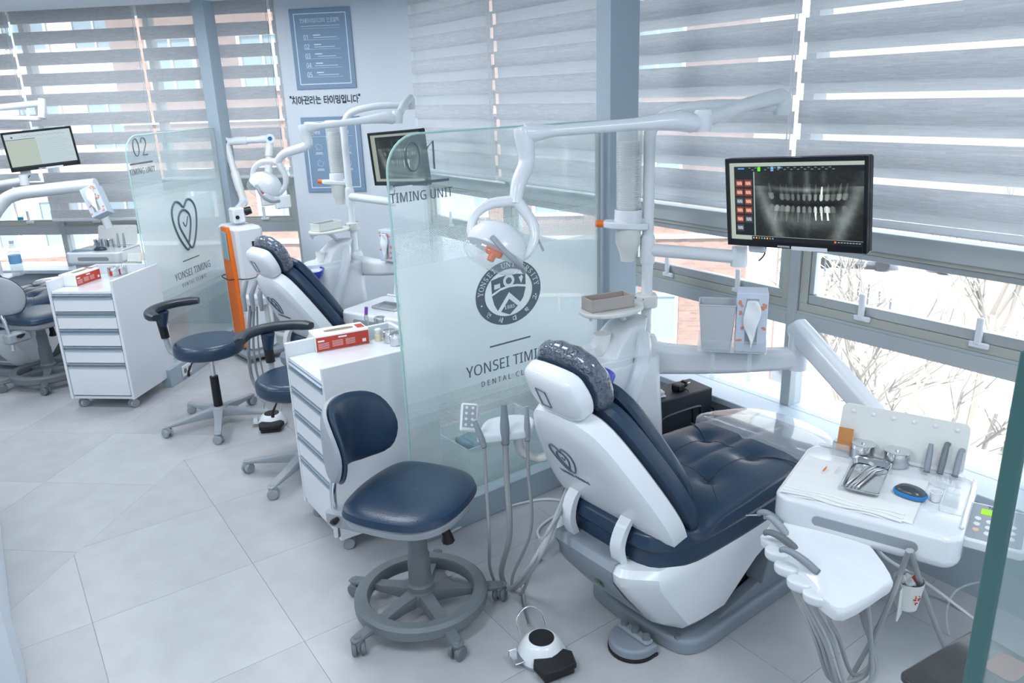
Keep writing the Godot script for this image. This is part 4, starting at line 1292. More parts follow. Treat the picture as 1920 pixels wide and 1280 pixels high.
func monitor(label: String, c: Vector3, X: Vector3, Y: Vector3, w: float, h: float, tex: Texture2D, arm: Array, glow: float):
	var t = thing("monitor", label, "monitor")
	var z = X.cross(Y).normalized()
	var bs = Basis(X.normalized(), z.cross(X).normalized(), z)
	part("casing", MB.new().box(c - bs.z * .02, Vector3(w, h, .03), .006, bs), M.dark, t)
	var bz = MB.new()
	for s in [-1, 1]:
		bz.box(c + bs * Vector3(s * (w / 2 - .007), 0, 0), Vector3(.014, h, .012), .002, bs)
		bz.box(c + bs * Vector3(0, s * (h / 2 - (.008 if s > 0 else .012)), 0), Vector3(w - .028, .016 if s > 0 else .024, .012), .002, bs)
	part("bezel", bz, mat(Color(.03, .05, .08), .25), t)
	var q = part("screen", quad_uv(w - .028, h - .04), mat(Color(.02, .02, .02), .25, 0, {"emission_enabled": true, "emission": Color.BLACK, "emission_texture": tex, "emission_energy_multiplier": glow}), t)
	q.transform = Transform3D(bs, c + bs * Vector3(-(w - .028) / 2, -(h - .048) / 2 + .0, -.003))
	part("label_strip", MB.new().box(c + bs * Vector3(w * .12, -h / 2 + .004, .008), Vector3(w * .25, .014, .003), .001, bs), M.white, t)
	part("maker_plate", MB.new().box(c + bs * Vector3(-w * .06, -h / 2 + .008, .0075), Vector3(w * .07, .011, .002), 0, bs), M.dark, t)
	text("maker_lettering", "SAMSUNG", .006, 1.2, M.white, t, Transform3D(bs, c + bs * Vector3(-w * .06, -h / 2 + .008, .0088)), "Droid Sans", 700)
	part("mount", MB.new().box(c + bs * Vector3(-w * .32, -h * .42, -.045), Vector3(.07, .12, .025), .006, bs), M.shell, t)
	if arm.size() > 1:
		part("monitor_arm", MB.new().tube(arm, .026, 14), M.shell, t)
		part("arm_joint", MB.new().cyl(arm[-1] - UP * .034, arm[-1] + UP * .04, .032, .03, 18), M.shell, t)
	part("power_cable", MB.new().tube(curve([c + bs * Vector3(-w * .25, -h * .45, -.04), c + bs * Vector3(-w * .27, -h * .62, -.05), c + bs * Vector3(-w * .33, -h * .72, -.06)], 4), .003, 6), M.dark, t)
	return t

# ---------- screen contents ----------
func put_rect(im: Image, x, y, w, h, c: Color): im.fill_rect(Rect2i(int(x), int(y), int(w), int(h)), c)
func xray_tex(full: bool) -> ImageTexture:
	var W = 640
	var H = 360
	var im = Image.create(W, H, false, Image.FORMAT_RGB8)
	im.fill(Color(.62, .66, .62))
	var x0 = 24 if full else 60
	put_rect(im, x0, 18, W - x0, 322, Color(.05, .08, .1))
	var ix = 130 if full else 80
	var nz = FastNoiseLite.new()
	nz.seed = 3
	nz.frequency = .03
	var cx = (ix + W) * .5
	var sx = (W - ix) * .5
	for y in range(42, 338):
		for x in range(ix, W):
			var u = (x - cx) / sx
			var v = (y - 180.0) / 150.0
			var g = .1 + .05 * nz.get_noise_2d(x, y) + .03 * nz.get_noise_2d(x * 4, y * 4)
			var arch = v - .12 + .55 * u * u          # lower jaw band
			g += .3 * exp(-pow((absf(u) - .8 + .25 * v) / .14, 2.0)) * (1.0 if v > -.5 else .3)
			g += .22 * exp(-pow((v - .55 + .35 * u * u) / .26, 2.0)) * exp(-pow(u / .75, 4.0))
			g += .28 * exp(-pow((v + .38 + .12 * u * u) / .07, 2.0)) * exp(-pow(u / .7, 4.0))
			g += .2 * exp(-pow(u / .05, 2.0)) * (1.0 if v < -.2 else .35)
			g += .14 * exp(-pow((absf(u) - .3) / .04, 2.0)) * exp(-pow((v + .75) / .25, 2.0))
			g -= .1 * exp(-pow((v - .06 + .1 * u * u) / .05, 2.0)) * exp(-pow(u / .6, 4.0))
			im.set_pixel(x, y, Color(g * .92, g, g * .98))
	# teeth, upper and lower
	var r = RandomNumberGenerator.new()
	r.seed = 12
	for row in 2:
		for k in 14:
			if (row == 0 and (k == 1)) or (row == 1 and k == 12): continue
			var u = -.66 + 1.32 * k / 13.0
			var tx = cx + u * sx
			var ty = (172.0 - 14 * u * u) if row == 0 else (196.0 - 16 * u * u)
			var wd = (14.0 if absf(u) > .3 else 9.0) * r.randf_range(.82, 1.02)
			var b = r.randf_range(.4, .66)
			if (row == 0 and k == 9) or (row == 1 and (k == 8 or k == 9 or k == 10)): b = .93
			for yy in range(0, 74):
				var f = yy / 74.0
				var hw = wd * (1.0 - .18 * f if f < .38 else .95 - .75 * f)
				if f < .12: hw *= sqrt(f / .12 + .1)
				var root = f > .38
				for xx in range(-int(hw), int(hw) + 1):
					var px = int(tx + xx + (u * 22 * f))
					var py = int(ty - yy if row == 0 else ty + yy)
					if px <= ix or px >= W or py < 42 or py > 337: continue
					var o = im.get_pixel(px, py)
					var a = (.9 if not root else .42) * (1.0 - .3 * absf(xx) / maxf(hw, 1))
					if b > .9 and root: a = .95 if absf(xx) < 5 and f < .85 else 0.0
					im.set_pixel(px, py, o.lerp(Color(b * .95, b, b * .97), a))
	if full:
		for k in 11:
			var tx = 30 + 46 * (k % 2)
			var ty = 78 + 42 * (k / 2)
			var c = Color(.62, .3, .2) if k not in [4, 9, 10] else Color(.28, .33, .35)
			put_rect(im, tx, ty, 40, 34, c.darkened(.35))
			put_rect(im, tx + 6, ty + 8, 28, 18, c.lightened(.25))
			for z in 4: put_rect(im, tx + 8 + 7 * z, ty + 10 + (z % 2) * 4, 5, 11, c.lightened(.5))
		put_rect(im, 124, 42, 6, 296, Color(.55, .6, .6))
		put_rect(im, 44, 24, 34, 7, Color(.3, .55, .8))
		put_rect(im, 146, 20, 15, 20, Color(.35, .85, .1))
		put_rect(im, 212, 20, 14, 20, Color(.4, .65, .85))
		put_rect(im, 246, 20, 14, 9, Color(.4, .65, .85))
		for k in 26:
			if 100 + k * 16 < 146 or 100 + k * 16 > 165: put_rect(im, 100 + k * 16, 23 + 8 * (k % 2), 11, 4, Color(.45, .48, .48))
		put_rect(im, 0, 340, 110, 20, Color(.62, .66, .62))
		put_rect(im, 110, 342, 530, 18, Color(.07, .09, .12))
		for k in 8: put_rect(im, 116 + 14 * k, 347, 7, 7, [Color(.7, .7, .7), Color(.9, .75, .3), Color(.8, .4, .3), Color(.3, .7, .6)][k % 4])
		put_rect(im, 510, 346, 9, 9, Color(.9, .4, .2))
		for k in 8: put_rect(im, 526 + 13 * k, 349, 9, 3, Color(.7, .72, .72))
	return ImageTexture.create_from_image(im)
func list_tex() -> ImageTexture:
	var im = Image.create(512, 300, false, Image.FORMAT_RGB8)
	im.fill(Color(.68, .74, .76))
	put_rect(im, 0, 58, 235, 242, Color(.64, .69, .65))
	put_rect(im, 0, 50, 230, 5, Color(.3, .34, .36))
	put_rect(im, 50, 24, 14, 14, Color(.25, .3, .32))
	for k in 24: put_rect(im, 130 + 14 * k, 22 + 5 * (k % 3), 8, 5, Color(.48, .54, .56))
	for k in 15:
		put_rect(im, 245, 66 + 15 * k, 200 + 37 * (k % 4), 2, Color(.58, .64, .66))
	put_rect(im, 0, 288, 512, 12, Color(.1, .13, .18))
	return ImageTexture.create_from_image(im)

# ---------- small things ----------
func jar(p: Vector3, r: float, h: float, label: String, g: String, band := false):
	var t = thing("steel_jar", label, "jar", g, Transform3D(Basis.IDENTITY, p))
	part("body", MB.new().lathe([Vector2(0, 0), Vector2(r * .95, 0), Vector2(r, .003), Vector2(r, h * .7), Vector2(0, h * .7)], 24), M.steel, t)
	part("lid", MB.new().lathe([Vector2(r * 1.04, h * .7), Vector2(r * 1.05, h * .93), Vector2(r, h * .96), Vector2(r * .8, h * .95), Vector2(r * .2, h * .93), Vector2(r * .16, h), Vector2(0, h * 1.01)], 24), M.chrome, t)
	if band: part("sticker", MB.new().box(Vector3(0, h * .35, r), Vector3(r * .5, h * .5, .001), 0), M.red, t)
	return t
func paper_cup(p: Vector3, r: float, h: float, label: String, g: String, mt = null):
	var t = thing("paper_cup", label, "cup", g, Transform3D(Basis.IDENTITY, p))
	part("cup_wall", MB.new().lathe([Vector2(0, .003), Vector2(r * .72, .003), Vector2(r * .74, 0), Vector2(r * .97, h), Vector2(r * .94, h), Vector2(r * .7, .006), Vector2(0, .006)], 24), mt if mt else M.paper, t)
	var rim = []
	for k in 24: rim.append(Vector3(cos(TAU * k / 24) * r * .97, h, sin(TAU * k / 24) * r * .97))
	part("rim", MB.new().tube(rim, .0015, 5, true), mt if mt else M.paper, t)
	return t
func glove_box(p0: Vector3, p1: Vector3, label: String, w: float, ln: float):   # front lower corners of the long red side
	var d = (p1 - p0).normalized()
	d.y = 0
	var back = UP.cross(d)
	if back.dot(p0 - EYE) < 0: back = -back
	var c = p0 + d * ln * .5 + back * w * .5
	var bs = Basis(d, UP, d.cross(UP))
	var t = thing("glove_box", label, "box", "glove boxes", Transform3D(bs, c))
	var h = .072
	part("carton", MB.new().box(Vector3(0, h / 2, 0), Vector3(ln, h, w), .002), M.paper, t)
	part("red_panel", MB.new().box(Vector3(0, h * .46, w / 2), Vector3(ln - .004, h * .86, .0012), 0), M.red, t)
	part("red_panel", MB.new().box(Vector3(0, h * .46, -w / 2), Vector3(ln - .004, h * .86, .0012), 0), M.red, t)
	part("opening", MB.new().prism(ell(ln * .28, w * .16, 20, .6), h - .001, h + .0006, 0), mat(Color(.5, .49, .42), .8), t)
	var pm = MB.new()
	pm.box(Vector3(-ln * .4, h * .66, w / 2 + .001), Vector3(ln * .12, h * .1, .0008), 0)
	pm.box(Vector3(0, h * .76, w / 2 + .001), Vector3(ln * .16, h * .09, .0008), 0)
	for k in 5:
		pm.box(Vector3(-ln * .36, h * (.5 - .08 * k), w / 2 + .001), Vector3(ln * .2, .0012, .0008), 0)
		pm.box(Vector3(-ln * .1, h * (.56 - .08 * k), w / 2 + .001), Vector3(ln * .2, .0012, .0008), 0)
		pm.box(Vector3(ln * .14, h * (.56 - .08 * k), w / 2 + .001), Vector3(ln * .18, .0012, .0008), 0)
	pm.box(Vector3(ln * .4, h * .3, w / 2 + .001), Vector3(ln * .07, h * .2, .0008), 0)
	part("print", pm, M.paper, t)
	part("print", MB.new().box(Vector3(ln * .4, h + .0006, 0), Vector3(ln * .14, .001, w * .5), 0), M.red, t)
	return t
func tissue_box(xf: Transform3D, s: Vector3, label: String, seed: int):
	var t = thing("tissue_box", label, "tissue box", "", xf)
	part("carton", MB.new().box(Vector3(0, s.y / 2, 0), s, .003), mat(Color(.8, .84, .9), .7), t)
	var r = RandomNumberGenerator.new()
	r.seed = seed
	var m = MB.new()
	for k in 22:
		var f = k % 3
		var x = r.randf_range(-.42, .42) * s.x
		var y = r.randf_range(.06, .94) * s.y
		if f == 0 and absf(x) < s.x * .26: x = signf(x + .001) * s.x * .38
		var o = Vector3(x, y, s.z / 2 + .0004) if f < 2 else Vector3(-s.x / 2 - .0004, y, r.randf_range(-.4, .4) * s.z)
		var n = Vector3.BACK if f < 2 else Vector3.LEFT
		for b in 3:
			var off = Vector3(r.randf_range(-.007, .007), r.randf_range(-.006, .006), 0) if f < 2 else Vector3(0, r.randf_range(-.006, .006), r.randf_range(-.007, .007))
			m.lathe([Vector2(.0055, 0), Vector2(0, .0005)], 8, Transform3D(Basis(Vector3.RIGHT, PI / 2) if f < 2 else Basis(Vector3.BACK, PI / 2), o + off + n * .0004 * b))
	part("print", m, mat(Color(.86, .58, .47), .8), t)
	part("opening", MB.new().box(Vector3(0, s.y * .52, s.z / 2 + .0006), Vector3(s.x * .4, s.y * .78, .0012), 0), M.lgrey, t)
	var tm = MB.new()
	var rings = []
	for k in 9:
		var f = k / 8.0
		var ring = PackedVector3Array()
		var w = s.x * (.17 + .1 * sin(f * 5)) * (1.0 - .75 * smoothstep(.75, 1.0, f))
		for i in 10:
			var a = TAU * i / 10
			ring.append(Vector3(cos(a) * w + .004 * sin(f * 9), s.y * (.88 - .78 * f), s.z / 2 + .012 + sin(a) * .011 * (1 + .4 * sin(f * 12 + i))))
		rings.append(ring)
	rings.reverse()
	tm.loft(rings)
	part("tissue", tm, mat(Color(.93, .95, .96), .9), t)
	return t
func foot_pedal(xf: Transform3D, label: String):
	var t = thing("foot_pedal", label, "foot pedal", "hooped foot pedals", xf)
	part("base", MB.new().prism(ell(.085, .085, 32), .0, .012, .003), M.lgrey, t)
	part("dome", MB.new().lathe([Vector2(.084, .012), Vector2(.08, .03), Vector2(.062, .06), Vector2(.05, .07), Vector2(.043, .071), Vector2(0, .071)], 32), M.shell, t)
	part("grip_disc", MB.new().lathe([Vector2(.043, .0705), Vector2(.043, .0735), Vector2(0, .0745)], 28), M.dark, t)
	part("pedal_plate", MB.new().prism(PackedVector2Array([Vector2(-.055, .05), Vector2(-.07, .075), Vector2(-.06, .13), Vector2(0, .14), Vector2(.06, .13), Vector2(.075, .075), Vector2(.055, .05), Vector2(0, .07)]), .02, .046, .006), M.rubber, t)
	part("pedal_foot", MB.new().box(Vector3(0, .011, .1), Vector3(.11, .018, .06), .004), M.dark, t)
	part("side_lever", MB.new().box(Vector3(-.095, .025, .0), Vector3(.035, .006, .06), .002), M.steel, t)
	part("side_lever", MB.new().box(Vector3(-.1, .038, -.018), Vector3(.03, .026, .006), .002), M.steel, t)
	part("wire_hoop", MB.new().tube(curve([Vector3(-.05, .06, -.06), Vector3(-.045, .1, -.095), Vector3(0, .125, -.105), Vector3(.045, .1, -.095), Vector3(.05, .06, -.06)], 5), .0028, 6), M.chrome, t)
	return t
func hose(m: MB, pts: Array, r: float, per := 7): return m.tube(curve(pts, per), r, 8)

func handpiece(called: String, pts: Array, rad: Array, mt, label: String, g: String):
	var t = thing(called, label, "handpiece", g)
	var pc = curve(pts, 4)
	var rr = []
	for i in pc.size():
		var f = float(i) / (pc.size() - 1) * (rad.size() - 1)
		var k = mini(int(f), rad.size() - 2)
		rr.append(lerpf(rad[k], rad[k + 1], f - k))
	part("barrel", MB.new().tube(pc, rr, 12), mt, t)
	part("grip_ring", MB.new().cyl(pts[0], pts[0].lerp(pts[1], .12), rad[0] * 1.12, -1, 12), M.grey, t)
	return t

# ---------- instrument table: origin on the top, x right, z front ----------
func instrument_table(xf: Transform3D, label: String, w: float, d: float, hub: Vector3, detail: bool):
	var t = thing("instrument_table", label, "instrument table", "", xf)
	part("tray_body", MB.new().prism(rrect(w, d, .05, 5), -.105, 0, .035, .014, 4), M.gloss, t)
	var rim = MB.new()
	rim.box(Vector3(w / 2 - .01, .006, -.02), Vector3(.012, .012, d - .1), .004)
	rim.box(Vector3(-.02, .006, -d / 2 + .012), Vector3(w - .1, .012, .012), .004)
	part("rim", rim, M.gloss, t)
	var gp = MB.new().prism(rrect(w * .56, .034, .016, 4), 0, .003, .0, -1, 1, Transform3D(Basis(Vector3.RIGHT, Vector3(0, -.1, 1).normalized(), Vector3(0, -1, -.1).normalized()), Vector3(.01, -.05, d / 2 - .0015)))
	part("grip_pad", gp, M.lgrey, t)
	var bb = MB.new().prism(rrect(w * .74, .16, .02, 4), 0, .006, .002, -1, 2, Transform3D(Basis(Vector3.RIGHT, Vector3(0, .26, .966), Vector3(0, -.966, .26)), Vector3(.02, .078, -d / 2 - .012)))
	part("back_board", bb, M.ivory, t)
	for k in 6: part("board_dimple", MB.new().lathe([Vector2(.007, 0), Vector2(.005, .0015), Vector2(0, .002)], 12, Transform3D(Basis(Vector3.RIGHT, Vector3(0, .26, .966), Vector3(0, -.966, .26)), Vector3(.02 + (k - 2.5) * w * .12, .135, -d / 2 - .019))), M.white, t)
	if hub != Vector3.ZERO:
		var inv = xf.affine_inverse()
		var a = inv * (hub + UP * .11)
		var b = Vector3(.05, -.01, -d * .5 - .07)
		part("balance_arm", box_beam(MB.new(), [a.lerp(b, -.07) - Vector3(0, .02, 0), a.lerp(b, 0.0), a.lerp(b, .1), a.lerp(b, .9), b], [.05, .066, .07, .06, .05], [.05, .1, .1, .085, .06], b - a), M.shell, t)
		part("arm_hub", MB.new().cyl(inv * (hub + UP * .04), inv * (hub + UP * .1), .034, -1, 18), M.shell, t)
	return t

# ---------- outside: street, brick building, flats, trees ----------
const GY := -7.0
func branch(m: MB, p: Vector3, d: Vector3, l: float, r: float, depth: int, rg: RandomNumberGenerator):
	var q = p + d * l
	m.tube([p, p.lerp(q, .5) + Vector3(rg.randf_range(-.04, .04), 0, rg.randf_range(-.04, .04)) * l, q], [r, r * .8, r * .62], 5)
	if depth == 0: return
	for k in (3 if depth > 1 else 4):
		var e = (d + Vector3(rg.randf_range(-.9, .9), rg.randf_range(-.15, .5), rg.randf_range(-.9, .9))).normalized()
		branch(m, p.lerp(q, rg.randf_range(.55, 1.0)), e, l * rg.randf_range(.55, .8), r * .55, depth - 1, rg)
func far_window(b: Node3D, o: Vector3, bs: Basis, w: float, h: float, split: int):
	var f = MB.new()
	for s in [-1, 1]:
		f.box(o + bs * Vector3(s * w / 2, 0, .02), Vector3(.08, h + .08, .1), 0, bs)
		f.box(o + bs * Vector3(0, s * h / 2, .02), Vector3(w, .08, .1), 0, bs)
	for k in split: f.box(o + bs * Vector3(-w / 2 + w * (k + 1) / (split + 1), 0, .02), Vector3(.05, h, .08), 0, bs)
	var q = part("window", f, M.far_white, b)
	part("pane", MB.new().box(o, Vector3(w, h, .03), 0, bs), M.far_glass, q)
func outside():
	M.far_white = mat(Color(.86, .87, .87), .7)
	M.far_glass = mat(Color(.5, .6, .66), .15)
	M.brick = mat(Color(.54, .465, .445), .85, 0, {"albedo_texture": brick_tex(), "uv1_triplanar": true, "uv1_scale": Vector3(.95, .95, .95)})
	M.bark = mat(Color(.55, .53, .51), .9)
	var st = struct("street", "bright street and pavement far below the windows")
	part("road", MB.new().box(Vector3(8, GY - .1, -22), Vector3(90, .2, 70), 0), mat(Color(.66, .67, .68), .9), st)
	var c0 = fl(1540, 520, GY)
	var c1 = fl(1700, 640, GY)
	var kd = (c1 - c0).normalized()
	part("pavement", MB.new().box((c0 + c1) * .5 + kd.cross(UP) * 2.6 + UP * .08, Vector3(40, .16, 5), .02, Basis(kd, UP, kd.cross(UP))), mat(Color(.74, .74, .73), .9), st)
	# street railing
	var fr = thing("street_railing", "low railing of dark posts along the pavement below", "railing")
	for k in 12: part("post", MB.new().cyl(c0 + kd * (k * 1.1 - 4) + UP * .16, c0 + kd * (k * 1.1 - 4) + UP * 1.1, .04, -1, 6), mat(Color(.3, .33, .36), .6), fr)
	for y in [.55, 1.0]: part("rail", MB.new().cyl(c0 - kd * 4 + UP * y, c0 + kd * 8.2 + UP * y, .02, -1, 5), M.far_white, fr)
	# brick house
	var e = zc(1452, 600, 19)
	var bs = Basis(-KA, UP, NA)
	var ho = thing("brick_house", "pale pink brick house across the lane with white drainpipes", "building", "", Transform3D(bs, Vector3(e.x, 0, e.z)))
	part("wall", MB.new().box(Vector3(-8, 1, -3), Vector3(16, 16, 6), 0), M.brick, ho)
	for y in [-4.85, -1.6, 1.4, 4.4]: part("string_course", MB.new().box(Vector3(-8, y, .02), Vector3(16.04, .1, .1), 0), M.far_white, ho)
	for x in [-.15, -.5]: part("drainpipe", MB.new().cyl(Vector3(x, -7, .1), Vector3(x, 9, .1), .06, -1, 8), M.far_white, ho)
	part("corner_strip", MB.new().box(Vector3(-.4, 1, .01), Vector3(.7, 16, .05), 0), M.far_white, ho)
	for i in 6:
		for y in [-6.1, -3.66, -.4, 2.7]: far_window(ho, Vector3(-2.95 - 2.3 * i, y, .0), Basis.IDENTITY, 1.15, 1.25, 1)
	# flats further off
	for q in [[-16.5, -27.0, 13.0, 16.0, "pale block of flats with rows of white windows, seen between the blinds", 6, 4], [-28.5, -20.0, 8.0, 13.0, "pinkish brick flats at the far left behind the blinds", 4, 4]]:
		var fb = thing("flats", q[4], "building", "", Transform3D(Basis(UP, .12), Vector3(q[0], 0, q[1])))
		part("wall", MB.new().box(Vector3(0, GY + q[3] / 2, -3), Vector3(q[2], q[3], 6), 0), M.far_white if q[5] == 6 else M.brick, fb)
		part("roof_edge", MB.new().box(Vector3(0, GY + q[3], -2.9), Vector3(q[2] + .4, .3, 6.3), 0), M.far_white, fb)
		for i in q[5]:
			for j in q[6]: far_window(fb, Vector3(-q[2] / 2 + q[2] * (i + .5) / q[5], GY + 1.8 + 3.2 * j, .0), Basis.IDENTITY, 1.35, 1.6, 1)
		part("brick_band", MB.new().box(Vector3(0, GY + 3.4, .03), Vector3(q[2], .9, .05), 0), M.brick, fb)
	# trees along the pavement
	var rg = RandomNumberGenerator.new()
	rg.seed = 21
	var lab = ["bare pale street tree nearest the brick house", "bare street tree in front of the parked cars", "bare street tree beyond the window handle", "bare street tree furthest along the pavement"]
	var sp = [[1590, 13.0], [1740, 9.0], [1850, 18.0], [1990, 11.5]]
	for i in 4:
		var p = zc(sp[i][0], 640, sp[i][1])
		p.y = GY
		var t = thing("street_tree", lab[i], "tree", "bare street trees", Transform3D(Basis.IDENTITY, p))
		part("trunk", MB.new().tube([Vector3.ZERO, Vector3(.05, 2.2, .03), Vector3(.02, 3.6, 0)], [.2, .15, .12], 8), M.bark, t)
		var m = MB.new()
		for k in 5: branch(m, Vector3(.02, 2.6 + .25 * k, 0), Vector3(rg.randf_range(-.6, .6), 1, rg.randf_range(-.6, .6)).normalized(), 1.5, .06, 3, rg)
		part("branches", m, M.bark, t)
	for i in 4:
		var p = fl(1920, 520, GY) + Vector3(-1.5 - 4.9 * (i - 1), 0, -1.2 - 2.2 * (i - 1))
		var cm: Array = [Color(.85, .86, .87), Color(.66, .4, .38), Color(.5, .54, .58), Color(.88, .88, .86)]
		var t = thing("parked_car", ["white car parked beyond the trees", "red car parked beyond the trees", "dark car parked beyond the trees", "cream car parked at the end of the row"][i], "car", "parked cars", Transform3D(Basis(UP, -.42), p))
		part("body", MB.new().box(Vector3(0, .6, 0), Vector3(4.2, .62, 1.75), .18), mat(cm[i], .3), t)
		part("cabin", MB.new().prism(PackedVector2Array([Vector2(-1.5, .9), Vector2(1.2, .9), Vector2(.7, 1.45), Vector2(-1.1, 1.45)]), -.75, .75, .08, -1, 2, Transform3D(Basis(Vector3.RIGHT, Vector3(0, 0, -1), Vector3.UP), Vector3.ZERO)), M.far_glass, t)
		for w in [[-1.35, .8], [1.35, .8], [-1.35, -.8], [1.35, -.8]]: part("wheel", MB.new().cyl(Vector3(w[0], .32, w[1] - .1), Vector3(w[0], .32, w[1] + .1), .32, -1, 14), M.rubber, t)
func brick_tex() -> ImageTexture:
	var im = Image.create(256, 256, false, Image.FORMAT_RGB8)
	var r = RandomNumberGenerator.new()
	r.seed = 6
	im.fill(Color(1, .98, .96))
	for j in 16:
		for i in 6:
			var v = r.randf_range(.88, 1.0)
			im.fill_rect(Rect2i(i * 43 + (21 if j % 2 else 0), j * 16 + 2, 40, 13), Color(v, v * .98, v * .96))
			if j % 2 and i == 5: im.fill_rect(Rect2i(0, j * 16 + 2, 19, 13), Color(v, v * .98, v * .96))
	return ImageTexture.create_from_image(im)

var U1: Transform3D
var U2: Transform3D
var U3: Transform3D
func unit_xf(o: Vector3, yaw: float) -> Transform3D: return rot_xf(90 - yaw, o)
func furniture():
	U1 = unit_xf(Vector3(.41, 0, -2.34), 53)
	U2 = unit_xf(Vector3(-1.087, 0, -4.424), 46)
	U3 = unit_xf(Vector3(-3.62, 0, -5.3), 15)
	dental_chair(U1, "navy dental chair with headrest wrapped in plastic, by the nearest partition", "")
	dental_chair(U2, "navy dental chair facing the poster column, beyond the two round stools", "")
	dental_chair(U3, "navy dental chair beyond the second partition, cut off by the picture edge", "")
	cart(Transform3D(Basis(Vector3(.56, 0, .83), UP, Vector3(-.83, 0, .56)), (fl(652, 1027) + fl(592, 965)) * .5 + Vector3(-.03, 0, .02)), "white drawer cart with a glove box on top, beside the nearest partition", "white drawer carts")
	cart(Transform3D(Basis(-KA, UP, NA), (fl(165, 760) + fl(247, 763)) * .5 + NA * .05), "white drawer cart in front of the second partition", "white drawer carts")
	saddle_stool(rot_xf(66, Vector3(-.365, 0, -2.44)), "navy stool with curved backrest and grey foot ring, beside the nearest cart", "", .62)
	saddle_stool(rot_xf(155, fl(94, 699, .06) * Vector3(1, 0, 1)), "navy stool with grey back shell beyond the second drawer cart", "", .2)
	round_stool(rot_xf(0, fl(415, 793)), "round navy stool with curved armrest in front of the second partition", "round navy stools", .3, deg_to_rad(-105))
	round_stool(rot_xf(0, Vector3(-1.08, 0, -3.63)), "round navy stool half hidden behind the nearest drawer cart", "round navy stools", .95, deg_to_rad(-140))
	bay_one()
	bay_two()
	bay_three()
	cart_tops()

